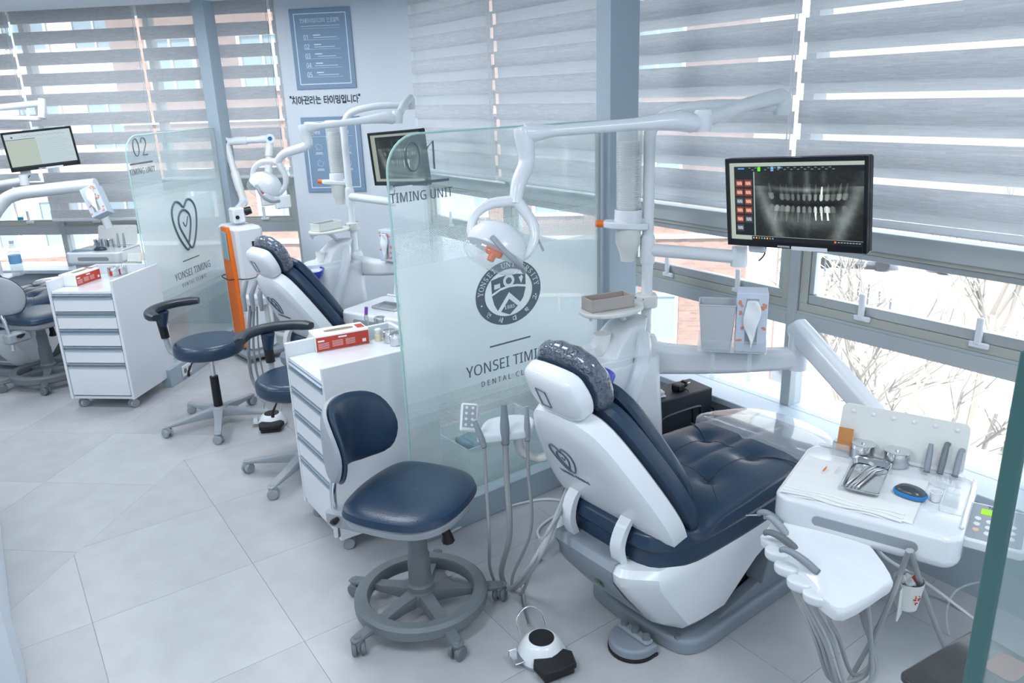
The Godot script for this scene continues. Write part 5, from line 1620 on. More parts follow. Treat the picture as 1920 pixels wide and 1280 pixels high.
func on_pole(u: Transform3D, y: float) -> Vector3: return u * Vector3(PX, y, PZ)
func bay_one():
	var hub = Vector3(1.133, .775, -2.915)
	unit_tower(U1, "white treatment unit with blue rinse bowl by the nearest partition", hub)
	lamp("white operating lamp on a long jointed arm above the nearest chair", on_pole(U1, 1.7), zc(1466, 190, 2.98), zc(1318, 222, 2.72), zc(985, 250, 2.62), zc(938, 446, 2.6), (zc(938, 446, 2.6) - zc(970, 374, 2.62)).normalized(), (CR * .91 - CU * .41).normalized())
	cup_dispenser("paper cup dispenser with orange button on the nearest pole", zc(1178, 412, 3.08), -CR - CW * .15, on_pole(U1, 1.2))
	var td = zc(1105, 560, 2.98) - on_pole(U1, 1.0)
	td.y = 0
	side_tray("oval cream tray holding a box of orange sticks", on_pole(U1, 0), td, .985)
	var bx = on_pole(U1, 0) + td.normalized() * .22
	var bb = Basis(UP, atan2(-(fl(1155, 560, 1) - fl(1075, 572, 1)).z, (fl(1155, 560, 1) - fl(1075, 572, 1)).x))
	var sb = thing("stick_box", "grey open cardboard box on the oval tray", "box", "", Transform3D(bb, Vector3(bx.x, 1.001, bx.z)))
	part("box_walls", open_box(MB.new(), Vector3.ZERO, Vector3(.19, .05, .085), .005, Basis.IDENTITY), mat(Color(.68, .66, .64), .8), sb)
	for k in 2:
		var q = bb * Vector3(0, 0, .012 * k - .01)
		single("orange_stick", MB.new().cyl(Vector3(bx.x, 1.028 + .004 * k, bx.z) + q - bb * Vector3(.075, .0, -.01 * k), Vector3(bx.x, 1.034, bx.z) + q + bb * Vector3(.078, 0, 0), .0035, -1, 8), M.orange, "thin orange stick lying in the grey box", "stick", "sticks in the grey box")
	paper_cup(U1 * Vector3(.31, .816, -.5), .036, .085, "larger cream paper cup on the unit's cup shelf", "", M.paper)
	paper_cup(U1 * Vector3(.225, .816, -.48), .026, .055, "smaller cream paper cup on the unit's cup shelf", "", M.paper)
	monitor("screen showing a dental x-ray, right of the nearest pole", Vector3(1.007, 1.411, -2.751), Vector3(.647, .06, .76), Vector3(-.086, .996, -.009), .54, .323, xray_tex(true), [on_pole(U1, 1.2), zc(1386, 482, 3.03)], .85)
	# bin and tissue box on the main arm
	var ab = Basis(UP, atan2(-(hub - on_pole(U1, 0)).z, (hub - on_pole(U1, 0)).x))
	var hb = zc(1372, 640, 3.08)
	hb.y = .823
	var ah = thing("acrylic_holder", "clear acrylic holder clipped on the unit arm", "holder", "", Transform3D(ab, hb))
	part("holder_walls", open_box(MB.new(), Vector3(0, 0, 0), Vector3(.26, .05, .13), .003, Basis.IDENTITY), M.clear, ah)
	for s in [-1, 1]: part("clip", MB.new().box(Vector3(s * .07, -.06, .045), Vector3(.016, .12, .004), .001), M.clear, ah)
	var wb = thing("waste_bin", "light grey open plastic bin on the unit arm", "bin", "", Transform3D(ab, hb + ab * Vector3(-.06, .004, 0)))
	var bm = MB.new()
	var rings = []
	for q in [[0, .055, .045], [.002, .056, .046], [.18, .07, .058], [.183, .073, .061], [.186, .072, .06], [.183, .069, .057], [.006, .054, .044]]:
		var r = PackedVector3Array()
		for c in rrect(q[1] * 2, q[2] * 2, .012, 3): r.append(Vector3(c.x, q[0], -c.y))
		rings.append(r)
	bm.loft(rings)
	part("bin_wall", bm, M.bin, wb)
	tissue_box(Transform3D(ab, hb + ab * Vector3(.068, .004, 0)), Vector3(.115, .235, .105), "upright tissue box with bear print beside the grey bin", 5)
	# computer under the sill
	var a = Vector3(.655, 0, -3.20)
	var b = Vector3(.918, 0, -3.345)
	var xd = (b - a).normalized()
	var pcx = Transform3D(Basis(xd, UP, xd.cross(UP)), (a + b) * .5 + xd.cross(UP) * -.075 - xd * .03)
	var pc = thing("computer_tower", "black computer tower behind the unit column", "computer", "", pcx)
	part("case", MB.new().box(Vector3(0, .26, 0), Vector3(.36, .46, .155), .005), mat(Color(.06, .1, .14), .5), pc)
	part("side_groove", MB.new().tube(curve([Vector3(-.13, .38, .078), Vector3(-.1, .41, .078), Vector3(.08, .42, .078), Vector3(.11, .4, .078), Vector3(.115, .33, .078)], 5), .007, 6), mat(Color(.12, .2, .26), .3), pc)
	part("front_bezel", MB.new().box(Vector3(-.187, .26, 0), Vector3(.014, .46, .15), .004), M.dark, pc)
	for q in [[-.14, -.05], [-.14, .05], [.14, -.05], [.14, .05]]: part("foot", MB.new().cyl(Vector3(q[0], 0, q[1]), Vector3(q[0], .032, q[1]), .015), M.rubber, pc)
	var ad = thing("power_adapter", "black plug adapter lying on the computer tower", "adapter", "", pcx * Transform3D(Basis(UP, .2), Vector3(.03, .49, .01)))
	part("body", MB.new().box(Vector3(0, .016, 0), Vector3(.05, .032, .045), .005), M.dark, ad)
	part("plug", MB.new().box(Vector3(.045, .02, .0), Vector3(.022, .03, .028), .004), M.dark, ad)
	for s in [-1, 1]: part("prong", MB.new().cyl(Vector3(.056, .02, s * .009), Vector3(.076, .02, s * .009), .0022, -1, 6), M.steel, ad)
	part("cable", MB.new().tube(curve([Vector3(.0, .012, .022), Vector3(.01, .008, .05), Vector3(.015, -.06, .072), Vector3(.02, -.16, .076), Vector3(.016, -.25, .076)], 5), .0022, 6), M.dark, ad)
	var cl = thing("white_clip", "small white plastic clip on the computer tower", "clip", "", pcx * Transform3D(Basis(UP, 1.3), Vector3(-.08, .49, .015)))
	part("foot_plate", MB.new().box(Vector3(0, .004, 0), Vector3(.06, .008, .034), .002), M.white, cl)
	part("jaw", MB.new().box(Vector3(-.008, .018, 0), Vector3(.036, .022, .026), .006), M.white, cl)
	var wx = thing("white_box", "pale flat case on the floor below the window sill", "box", "", Transform3D(Basis(-KB, UP, NB), (fl(1440, 815, .36)) * Vector3(1, 0, 1) + NB * .02))
	part("case", MB.new().box(Vector3(.02, .19, 0), Vector3(.34, .38, .16), .008), M.sill, wx)
	part("lid_line", MB.new().box(Vector3(.02, .345, .0), Vector3(.342, .003, .162), 0), M.lgrey, wx)
	for q in [[M.dark, .0], [mat(Color(.85, .75, .1), .5), -.04]]:
		single("wall_cable", MB.new().tube(curve([pcx * Vector3(.19, .34 + q[1], .02), pcx * Vector3(.23, .36 + q[1], .03), pcx * Vector3(.26, .28 + q[1], .02), pcx * Vector3(.24, .2 + q[1], .03), pcx * Vector3(.19, .18 + q[1], .02)], 6), .005, 7), q[0], "black cable looping behind the computer tower" if q[1] == 0.0 else "yellow cable looping behind the computer tower", "cable")
	# instrument table
	var ca = fl(1522, 828, .65)
	var cb = fl(1828, 900, .65)
	var cc = fl(1800, 1010, .65)
	var cd = fl(1458, 930, .65)
	var tx = (cb - ca + cc - cd).normalized()
	var tx3 = Transform3D(Basis(tx, UP, tx.cross(UP)), (ca + cb + cc + cd) * .25)
	instrument_table(tx3, "white instrument table carrying steel jars and a tray, beside the nearest chair", .5, .42, hub, true)
	table_top(tx3)
	# foot controls
	foot_pedal(rot_xf(25, fl(1016, 1228)), "white and black foot pedal with wire hoop beside the nearest chair")
	var fs = thing("foot_switch", "grey half-round foot switch at the chair base", "foot switch", "", rot_xf(37, fl(1186, 1212)))
	var D = PackedVector2Array()
	for k in 19: D.append(Vector2(-.0 - .085 * sin(PI * k / 18) , -.085 * cos(PI * k / 18)))
	D.append(Vector2(.035, .085)); D.append(Vector2(.035, -.085))
	part("rubber_base", MB.new().prism(D, 0, .012, .002), M.dark, fs)
	var D2 = PackedVector2Array()
	for p in D: D2.append(p * .97)
	part("body", MB.new().prism(D2, .012, .045, .004, .012, 4), M.mgrey, fs)
	part("button_deck", MB.new().box(Vector3(.012, .05, 0), Vector3(.04, .02, .14), .008), M.mgrey, fs)
	for k in 3: part("button", MB.new().cyl(Vector3(.012, .055, -.05 + .05 * k), Vector3(.012, .072, -.05 + .05 * k), .015, .0135, 16), M.grey, fs)
	assistant_holder()
	var sx = (P0 - Vector3(-.437, 0, -2.916)).normalized()
	var sbx = thing("storage_box", "clear plastic storage box on the floor behind the nearest partition", "box", "", Transform3D(Basis(sx, UP, sx.cross(UP)), Vector3(-.437, 0, -2.916) + sx * .58 - sx.cross(UP) * .22))
	part("box_walls", open_box(MB.new(), Vector3.ZERO, Vector3(.5, .3, .3), .006, Basis.IDENTITY), mat(Color(.9, .95, .96, .35), .2), sbx)
	for q in [[-.12, Color(.3, .45, .52)], [.02, Color(.75, .85, .6)], [.14, Color(.25, .5, .8)]]: part("packet", pillow(MB.new(), ell(.07, .09, 16, .7), .03, .02, 2.5, func(p): return Vector3(p.x + q[0], .24 + p.z + .01 * sin(p.x * 90), p.y)), mat(q[1], .4), sbx)
	# cables and hoses on the floor
	single("floor_cable", MB.new().tube(curve([fl(830, 1008, .006), fl(905, 965, .006), fl(1000, 938, .006), fl(1052, 938, .006), fl(1060, 952, .006), fl(1015, 985, .006), fl(1010, 1005, .01), fl(1035, 1020, .03), fl(1085, 1000, .05)], 7), .006, 8), M.white, "white cable snaking over the floor beside the nearest partition", "cable")
	var cor = []
	var cr = []
	for k in 61:
		cor.append(zc(lerpf(1018, 1100, k / 60.0), lerpf(1030, 940, k / 60.0) + 8 * sin(k / 60.0 * PI), lerpf(2.62, 2.82, k / 60.0)))
		cr.append(.034 if k % 2 else .0385)
	single("corrugated_duct", MB.new().tube(cor, cr, 16), M.hose, "grey corrugated duct curving behind the nearest chair base", "duct")
	single("pedal_cord", MB.new().tube(curve([fl(992, 1172, .05), fl(980, 1120, .008), fl(990, 1070, .008), fl(1040, 1030, .008), fl(1100, 1000, .03)], 7), .007, 8), M.steel, "metal-braided cord running from the foot pedal to the chair", "cord")

func assistant_holder():
	var c = zc(945, 805, 2.75)
	var xd = CR
	xd = (zc(1000, 818, 2.78) - zc(895, 812, 2.72)).normalized()
	xd.y = 0
	xd = xd.normalized()
	var zf = xd.cross(UP)
	var t = thing("assistant_holder", "white holder with keypad and three suction hoses beside the nearest chair", "holder", "", Transform3D(Basis(xd, UP, zf), c))
	part("plate", MB.new().prism(curve2([Vector2(-.1, .05), Vector2(-.09, .0), Vector2(-.04, -.085), Vector2(.06, -.1), Vector2(.12, -.05), Vector2(.09, .05), Vector2(0, .06)], 4), -.02, .012, .01, -1, 3), M.gloss, t)
	part("keypad", MB.new().box(Vector3(-.12, .055, -.02), Vector3(.06, .1, .016), .006, Basis(Vector3.RIGHT, -.45) * Basis(Vector3.BACK, -.2)), M.shell, t)
	var kb = Basis(Vector3.RIGHT, -.45) * Basis(Vector3.BACK, -.2)
	part("keypad_face", MB.new().box(Vector3(-.12, .055, -.02) + kb * Vector3(0, .004, .009), Vector3(.046, .078, .001), 0, kb), M.lgrey, t)
	for k in 8: part("key", MB.new().cyl(Vector3(-.12, .055, -.02) + kb * Vector3(-.011 + .022 * (k % 2), -.026 + .02 * (k / 2), .0092), Vector3(-.12, .055, -.02) + kb * Vector3(-.011 + .022 * (k % 2), -.026 + .02 * (k / 2), .0105), .005, -1, 10), M.white, t)
	part("swing_arm", MB.new().tube(curve([Vector3(.05, -.02, 0), Vector3(.06, -.09, -.0), Vector3(.12, -.12, .02), Vector3(.2, -.09, .06), Vector3(.26, -.1, .1)], 6), .017, 10), M.ivory, t)
	var spec = [[-.085, .02, .0, "grey camera handpiece hanging in the suction holder"], [-.01, .055, .006, "thick grey suction handpiece standing in the holder"], [.07, .05, -.001, "thin grey saliva tip standing in the holder"]]
	var ends = [[905, 1090, 985, 1100, 1065, 925], [925, 1095, 1000, 1085, 1075, 890], [945, 1105, 1010, 1050, 1070, 940]]
	for k in 3:
		var s: Array = spec[k]
		var base: Vector3 = t.transform * Vector3(s[0], -.03, .055)
		var tip: Vector3 = t.transform * Vector3(s[0] - (.03 if k == 0 else .0), [.075, .12, .1][k], .055 - .0)
		var r: float = [.009, .013, .0085][k]
		var hp = handpiece("suction_handpiece", [base, base.lerp(tip, .25), base.lerp(tip, .45), base.lerp(tip, .8), tip], [r, r * 1.25, r * 1.3, r * .95, r * .75], M.lgrey if k != 1 else M.mgrey, s[3], "suction handpieces in the holder")
		var e: Array = ends[k]
		part("hose", MB.new().tube(curve([base, base - UP * .12, base - UP * .35 + zf * .01, fl(e[0] + 15, e[1] - 20, .05), fl((e[0] + e[2]) * .5, maxf(e[1], e[3]) + 8, .012), zc(e[2] + 12, e[3] - 45, 2.55), zc(e[4], e[5], 2.72)], 8), [.006, .0105, .006][k], 8), M.hose, hp)

func table_top(tx: Transform3D):
	var P = func(x, y) -> Vector3: return fl(x, y, .652)
	# towel folded over the front
	var tw = thing("towel", "white folded paper towel covering the instrument table", "towel", "", tx)
	var rows = []
	for j in 15:
		var row = []
		for i in 17:
			var x = -.235 + .36 * i / 16.0
			var z = -.1 + .285 * j / 14.0 + .006 * sin(i * .7)
			var y = .0025 + .0012 * sin(i * 1.7 + j) + .0015 * sin(j * 2.1)
			row.append(Vector3(x, y, z))
		rows.append(row)
	var m = MB.new()
	for j in 14:
		for i in 16: m.quad(rows[j][i], rows[j + 1][i], rows[j + 1][i + 1], rows[j][i + 1])
	part("sheet", m, M.paper, tw)
	for k in 3:
		var fp = []
		for i in 12: fp.append(Vector3(-.23 + .33 * i / 11.0, .005 + .001 * k, .145 + .02 * k + .006 * sin(i * 1.1 + k)))
		part("fold", MB.new().tube(fp, .0035, 6), M.paper, tw)
	jar(P.call(1616, 856), .036, .052, "round steel jar next to the clear box on the instrument table", "steel jars on the instrument table")
	jar(P.call(1680, 870), .038, .052, "round steel jar with an orange reflection, between first jar and handpieces", "steel jars on the instrument table")
	var gb = thing("clear_box", "small clear box with a brown card standing in it", "box", "", Transform3D(tx.basis, P.call(1578, 850)))
	part("box_walls", open_box(MB.new(), Vector3.ZERO, Vector3(.055, .042, .045), .003, Basis.IDENTITY), M.clear, gb)
	part("card", MB.new().box(Vector3(.004, .05, -.008), Vector3(.045, .075, .003), .0, Basis(Vector3.RIGHT, -.2)), mat(Color(.75, .52, .3), .7), gb)
	# steel tray with tools
	var q0 = P.call(1572, 920) as Vector3
	var q1 = P.call(1607, 866) as Vector3
	var q2 = P.call(1674, 880) as Vector3
	var yx = (q2 - q1).normalized()
	var st = thing("steel_tray", "rectangular steel tray with tools on the instrument table", "tray", "", Transform3D(Basis(yx, UP, yx.cross(UP)), (q0 + q2) * .5 + UP * .003))
	var W = q1.distance_to(q2)
	var L = q0.distance_to(q1)
	part("bottom", MB.new().prism(rrect(W * .9, L * .9, .012, 4), 0, .002, 0), M.steel, st)
	var rm = MB.new()
	var rr = []
	for s in [[.9, .002], [1.0, .014], [1.06, .015], [1.06, .0165], [.99, .0155], [.88, .004]]:
		var r = PackedVector3Array()
		for c in rrect(W * s[0], L * s[0], .014, 4): r.append(Vector3(c.x, s[1], -c.y))
		rr.append(r)
	rm.loft(rr, false, false)
	part("rim", rm, M.chrome, st)
	var kinds = ["dental mirror with round head lying in the steel tray", "steel tweezers lying in the steel tray", "fine pointed steel probe lying in the steel tray", "steel scraper with a thick handle lying in the steel tray"]
	for k in 4:
		var x = -W * .28 + W * .1 * k
		var tl = thing("hand_instrument", kinds[k], "instrument", "instruments in the steel tray", st.transform)
		var r = [1.0, .7, .8, 1.35][k] as float
		part("shaft", MB.new().tube([Vector3(x - .012, .007, L * .34), Vector3(x, .008, L * .1), Vector3(x + .015, .009, -L * .2), Vector3(x + .026 + .006 * k, .012, -L * .36)], [.0028 * r, .0036 * r, .003 * r, .0012], 8), M.chrome, tl)
		if k == 1: part("second_arm", MB.new().tube([Vector3(x - .012, .007, L * .34), Vector3(x + .008, .008, L * .1), Vector3(x + .02, .009, -L * .2), Vector3(x + .032, .012, -L * .36)], .002, 6), M.chrome, tl)
		if k == 0: part("mirror_head", MB.new().cyl(Vector3(x + .028, .012, -L * .37), Vector3(x + .029, .0145, -L * .37), .011, -1, 16), M.chrome, tl)
		part("tip", MB.new().tube([Vector3(x - .012, .007, L * .34), Vector3(x - .016, .01, L * .4)], [.002, .0008], 6), M.steel, tl)
	# mouse
	var mp = P.call(1706, 930) as Vector3
	var mo = thing("computer_mouse", "dark mouse with bright blue sides on the instrument table", "mouse", "", Transform3D(tx.basis * Basis(UP, -.25), mp))
	part("shell", pillow(MB.new(), ell(.045, .03, 28, .8), .026, .002, 2.2, func(p): return Vector3(p.x, .008 + p.z, p.y)), mat(Color(.25, .28, .32), .25), mo)
	part("side_band", MB.new().prism(ell(.0465, .0315, 28, .8), .006, .017, .003), mat(Color(.05, .5, .78), .35), mo)
	part("sole", MB.new().prism(ell(.043, .028, 28, .8), .0, .007, .002), M.grey, mo)
	# bur block, small cup, handpieces standing
	var bb = thing("bur_block", "small clear rack of dental burs next to the handpieces", "rack", "", Transform3D(tx.basis * Basis(UP, -.35), P.call(1766, 912)))
	part("block", MB.new().box(Vector3(0, .012, 0), Vector3(.065, .024, .03), .003), M.clear, bb)
	for k in 12: part("bur", MB.new().cyl(Vector3(-.026 + .0047 * k, .02, .004 * (k % 3) - .004), Vector3(-.026 + .0047 * k, .036, .004 * (k % 3) - .004), .0009, -1, 5), M.steel, bb)
	paper_cup(P.call(1753, 938), .017, .028, "tiny white pot in front of the bur rack", "", M.paper)
	var stand = thing("handpiece_stand", "clear stand holding three upright handpieces", "stand", "", Transform3D(tx.basis, P.call(1772, 890)))
	part("block", MB.new().box(Vector3(0, .01, 0), Vector3(.11, .02, .03), .003), M.clear, stand)
	var hs = [[1737, 885, 1746, 832, M.mgrey], [1762, 888, 1776, 832, M.grey], [1790, 893, 1803, 844, M.mgrey]]
	for k in 3:
		var h: Array = hs[k]
		var a = fl(h[0], h[1], .664)
		var b = a + (zc(h[2], h[3], (a - EYE).dot(CW) + .02) - a)
		handpiece("dental_handpiece", [a, a.lerp(b, .3), a.lerp(b, .7), b.lerp(a, .08), b] + ([b + CR * .008 - UP * .003] if k > 0 else []), [.0085, .0095, .0085, .007, .0065], h[4], ["blunt grey handpiece standing first in the clear stand", "dark angled handpiece standing mid-row in the clear stand", "bluish angled handpiece standing last in the clear stand"][k], "handpieces in the clear stand")
	for k in 2:
		var a = P.call([1543, 1568][k], 886) as Vector3
		var nd = thing("needle", ["capped needle with orange tip lying on the towel", "clear capped needle lying on the towel"][k], "needle", "", Transform3D(tx.basis, a + UP * .006))
		part("hub", MB.new().cyl(Vector3(0, 0, .012), Vector3(0, 0, -.004), .0045, .003, 8), M.clear, nd)
		part("cap", MB.new().cyl(Vector3(0, 0, -.004), Vector3(.002, 0, -.034), .003, .002, 8), M.orange if k == 0 else M.white, nd)
	var ac = thing("acrylic_tray", "clear acrylic tray at the end of the instrument table", "tray", "", Transform3D(tx.basis, tx * Vector3(.205, .001, .0)))
	part("walls", open_box(MB.new(), Vector3.ZERO, Vector3(.06, .02, .13), .002, Basis.IDENTITY), M.clear, ac)
	# handpiece dock below the table
	var dk = thing("handpiece_dock", "white curved dock with notches below the instrument table", "dock", "")
	var out = []
	for q in [[1432, 1002, .53], [1452, 972, .56], [1490, 960, .575], [1560, 975, .58], [1620, 1010, .57], [1672, 1078, .54], [1660, 1098, .52], [1585, 1143, .49], [1545, 1125, .49], [1512, 1092, .495], [1480, 1058, .505], [1452, 1030, .515]]: out.append(fl(q[0], q[1], q[2]))
	var mid = Vector3.ZERO
	for p in out: mid += p
	mid /= out.size()
	var oc = curve(out, 3, true)
	var rings = []
	for s in [[.9, -.045], [.97, -.04], [1.0, -.02], [1.0, -.006], [.975, .002], [.8, .008], [.5, .014], [.2, .016]]:
		var r = PackedVector3Array()
		for p in oc: r.append(mid + (p - mid) * s[0] + Vector3(0, s[1], 0))
		rings.append(r)
	var dm = MB.new()
	var test = (rings[0][1] - rings[0][0]).cross(rings[1][0] - rings[0][0]) as Vector3
	if test.dot(rings[0][0] - mid) < 0:
		for r in rings: r.reverse()
	dm.loft(rings)
	part("dock_body", dm, M.gloss, dk)
	for q in [[1441, 1006, .54], [1450, 1028, .53], [1468, 1055, .515], [1492, 1083, .505], [1522, 1108, .495]]:
		var lo = fl(q[0], q[1], q[2])
		part("rest_lobe", pillow(MB.new(), ell(.036, .026, 18, .8), .008, .03, 3.0, func(p): return lo + tx.basis * Vector3(p.x + .01, p.z - .012, p.y - .008)), M.gloss, dk)
	part("dock_arm", MB.new().box((fl(1600, 985, .545)), Vector3(.12, .03, .2), .015, tx.basis), M.shell, dk)
	var notch = [[1466, 984], [1478, 1006], [1494, 1030], [1534, 1074], [1562, 1098]]
	for k in 5:
		var n: Array = notch[k]
		var p = fl(n[0], n[1], .553 - .012 * k)
		part("notch", MB.new().prism(ell(.013, .013, 14), -.002, .002, 0, -1, 1, Transform3D(Basis.IDENTITY, p)), M.lgrey, dk)
		var e = fl([1470, 1450, 1470, 1490, 1545][k] - 18, [1100, 1120, 1130, 1140, 1150][k], .42)
		var ha = p - UP * .05
		if k < 4:
			var tip = fl([1424, 1436, 1436, 1466][k], [965, 972, 1002, 1034][k], .58 - .01 * k)
			handpiece("dental_handpiece", [p, p.lerp(tip, .35) + UP * .012, p.lerp(tip, .75) + UP * .016, tip + UP * .008, tip], [.0105, .0115, .01, .008, .007], [M.mgrey, M.lgrey, M.grey, M.mgrey][k], ["handpiece with a long fine nozzle in the dock's top notch", "silver angled handpiece in the dock, second notch from the top", "dark grey angled handpiece in the dock, third notch from the top", "pale grey angled handpiece in the dock, lowest filled notch"][k], "handpieces in the dock")
			if k == 0: single("nozzle", MB.new().cyl(tip, fl(1398, 966, .585), .0025, .0016, 6), M.steel, "fine steel nozzle pointing at the dental chair", "nozzle")
		var lo: Array = [[1525, 1190, 1560, 1275, 1625, 1262, 1632, 1180], [1535, 1195, 1572, 1285, 1632, 1275, 1628, 1170], [1545, 1200, 1585, 1300, 1640, 1262, 1622, 1160], [1560, 1200, 1600, 1310, 1645, 1250, 1615, 1150], [1572, 1195, 1600, 1265, 1640, 1230, 1625, 1150]][k]
		var hm = MB.new().tube(curve([ha, ha - UP * .06, fl(lo[0], lo[1], .3), fl(lo[2], lo[3], .1), fl(lo[4], lo[5], .12), fl(lo[6], lo[7], .3), fl(1620, 1085, .46)], 8), .0065, 8)
		part("hose", hm, M.hose, dk)
	# waste cup hanging on a hose
	var wc = fl(1698, 1135, .36)
	var cup = thing("waste_cup", "cream paper cup with crumpled tissue hanging beside the dock", "cup", "", Transform3D(Basis.IDENTITY, wc))
	part("cup_wall", MB.new().lathe([Vector2(0, 0), Vector2(.03, 0), Vector2(.042, .09), Vector2(.04, .09), Vector2(.028, .004), Vector2(0, .004)], 24), M.ivory, cup)
	part("sleeve", MB.new().box(Vector3(-.03, .03, .025), Vector3(.004, .1, .05), .001, Basis(UP, -.7)), M.ivory, cup)
	for k in 4: part("tissue", pillow(MB.new(), ell(.016, .013, 10), .012, .01, 2.0, func(p): return Vector3(p.x + .014 * cos(k * 1.7), .085 + p.z + .004 * sin(p.x * 300 + k), p.y + .012 * sin(k * 1.7))), M.paper if k else M.red, cup)
	var pd = MB.new()
	var rg = RandomNumberGenerator.new()
	rg.seed = 2
	for k in 14: pd.box(Vector3(0, 0, 0) + Basis(UP, .3 + rg.randf_range(-.35, .35)) * Vector3(0, rg.randf_range(.03, .06), .0375), Vector3(.004, .0025, .0025), 0)
	part("print", pd, M.red, cup)
	single("table_hose", MB.new().tube(curve([fl(1704, 1032, .6), fl(1690, 1070, .5), fl(1672, 1120, .42), fl(1640, 1190, .25), fl(1600, 1262, .06), fl(1570, 1320, .02)], 7), .008, 8), M.hose, "grey hose hanging from the table past the dock", "hose", "hoses hanging from the table")
	single("table_hose", MB.new().tube(curve([fl(1708, 1032, .6), fl(1725, 1090, .45), fl(1750, 1160, .25), fl(1768, 1205, .1), fl(1790, 1250, .02)], 7), .008, 8), M.hose, "grey hose hanging from the table past the waste cup", "hose", "hoses hanging from the table")
	single("floor_cable", MB.new().tube(curve([fl(1640, 1015, .5), fl(1660, 1045, .3), fl(1740, 1095, .08), fl(1800, 1140, .008), fl(1860, 1185, .008)], 7), .006, 8), M.white, "pale cable dropping from the table to the floor at its end", "cable")
	single("floor_cable", MB.new().tube(curve([fl(1780, 1190, .01), fl(1775, 1150, .05), fl(1790, 1110, .1), fl(1830, 1092, .12), fl(1870, 1095, .1)], 7), .0035, 8), M.clear, "thin clear tube arching beside the near glass partition", "tube")
	# motor console
	var kx = (fl(1920, 950, .64) - fl(1835, 930, .64)).normalized()
	kx = tx.basis.x
	var ko = fl(1868, 985, .645)
	var ks = Basis(UP, -.0) * Basis(kx, UP, kx.cross(UP)) * Basis(Vector3.RIGHT, .12)
	var mc = thing("motor_console", "grey keypad console with green display beside the instrument table", "console", "", Transform3D(ks, ko))
	part("case", MB.new().prism(rrect(.15, .19, .014, 4), -.03, 0, .006, -1, 3), M.white, mc)
	part("face", MB.new().prism(rrect(.13, .17, .008, 3), .0, .0012, 0), M.lgrey, mc)
	part("display_screen", MB.new().box(Vector3(-.004, .0018, -.05), Vector3(.075, .0016, .028), 0), mat(Color(.55, .75, .15), .4, 0, {"emission_enabled": true, "emission": Color(.5, .7, .1), "emission_energy_multiplier": .5}), mc)
	text("maker_lettering", "TAURUS", .01, 1.1, M.ink, mc, Transform3D(Basis(Vector3.RIGHT, -PI / 2), Vector3(.0, .0016, -.075)))
	for k in 12: part("key", MB.new().lathe([Vector2(.0085, .0012), Vector2(.008, .0028), Vector2(0, .003)], 14, Transform3D(Basis.IDENTITY, Vector3(-.045 + .028 * (k % 4), 0, -.012 + .028 * (k / 4) + .007 * (k % 2)))), M.white if k != 8 else mat(Color(.9, .75, .65), .5), mc)
	# tablet screen in the near corner
	var ta = fl(1692, 1262, .5)
	var tb = fl(1812, 1190, .5)
	var td = (tb - ta).normalized()
	var tt = thing("touch_panel", "black glossy touch panel on a white stand in front of the dock", "panel", "", Transform3D(Basis(td, UP, td.cross(UP)), ta + td * .13 + td.cross(UP) * .1))
	part("panel", MB.new().prism(rrect(.3, .2, .02, 5), -.008, .008, .004), mat(Color(.05, .06, .075), .08, 0, {"clearcoat_enabled": true, "clearcoat": 1.0}), tt)
	part("icons", MB.new().prism(rrect(.09, .07, .02, 4), .0084, .009, 0, -1, 1, Transform3D(Basis.IDENTITY, Vector3(.08, 0, .02))), mat(Color(.55, .4, .36), .3), tt)
	part("stand_top", MB.new().prism(rrect(.27, .17, .02, 4), -.05, -.009, .006), M.white, tt)
	part("stand_post", MB.new().box(Vector3(0, -.275, 0), Vector3(.1, .45, .08), .01), M.white, tt)

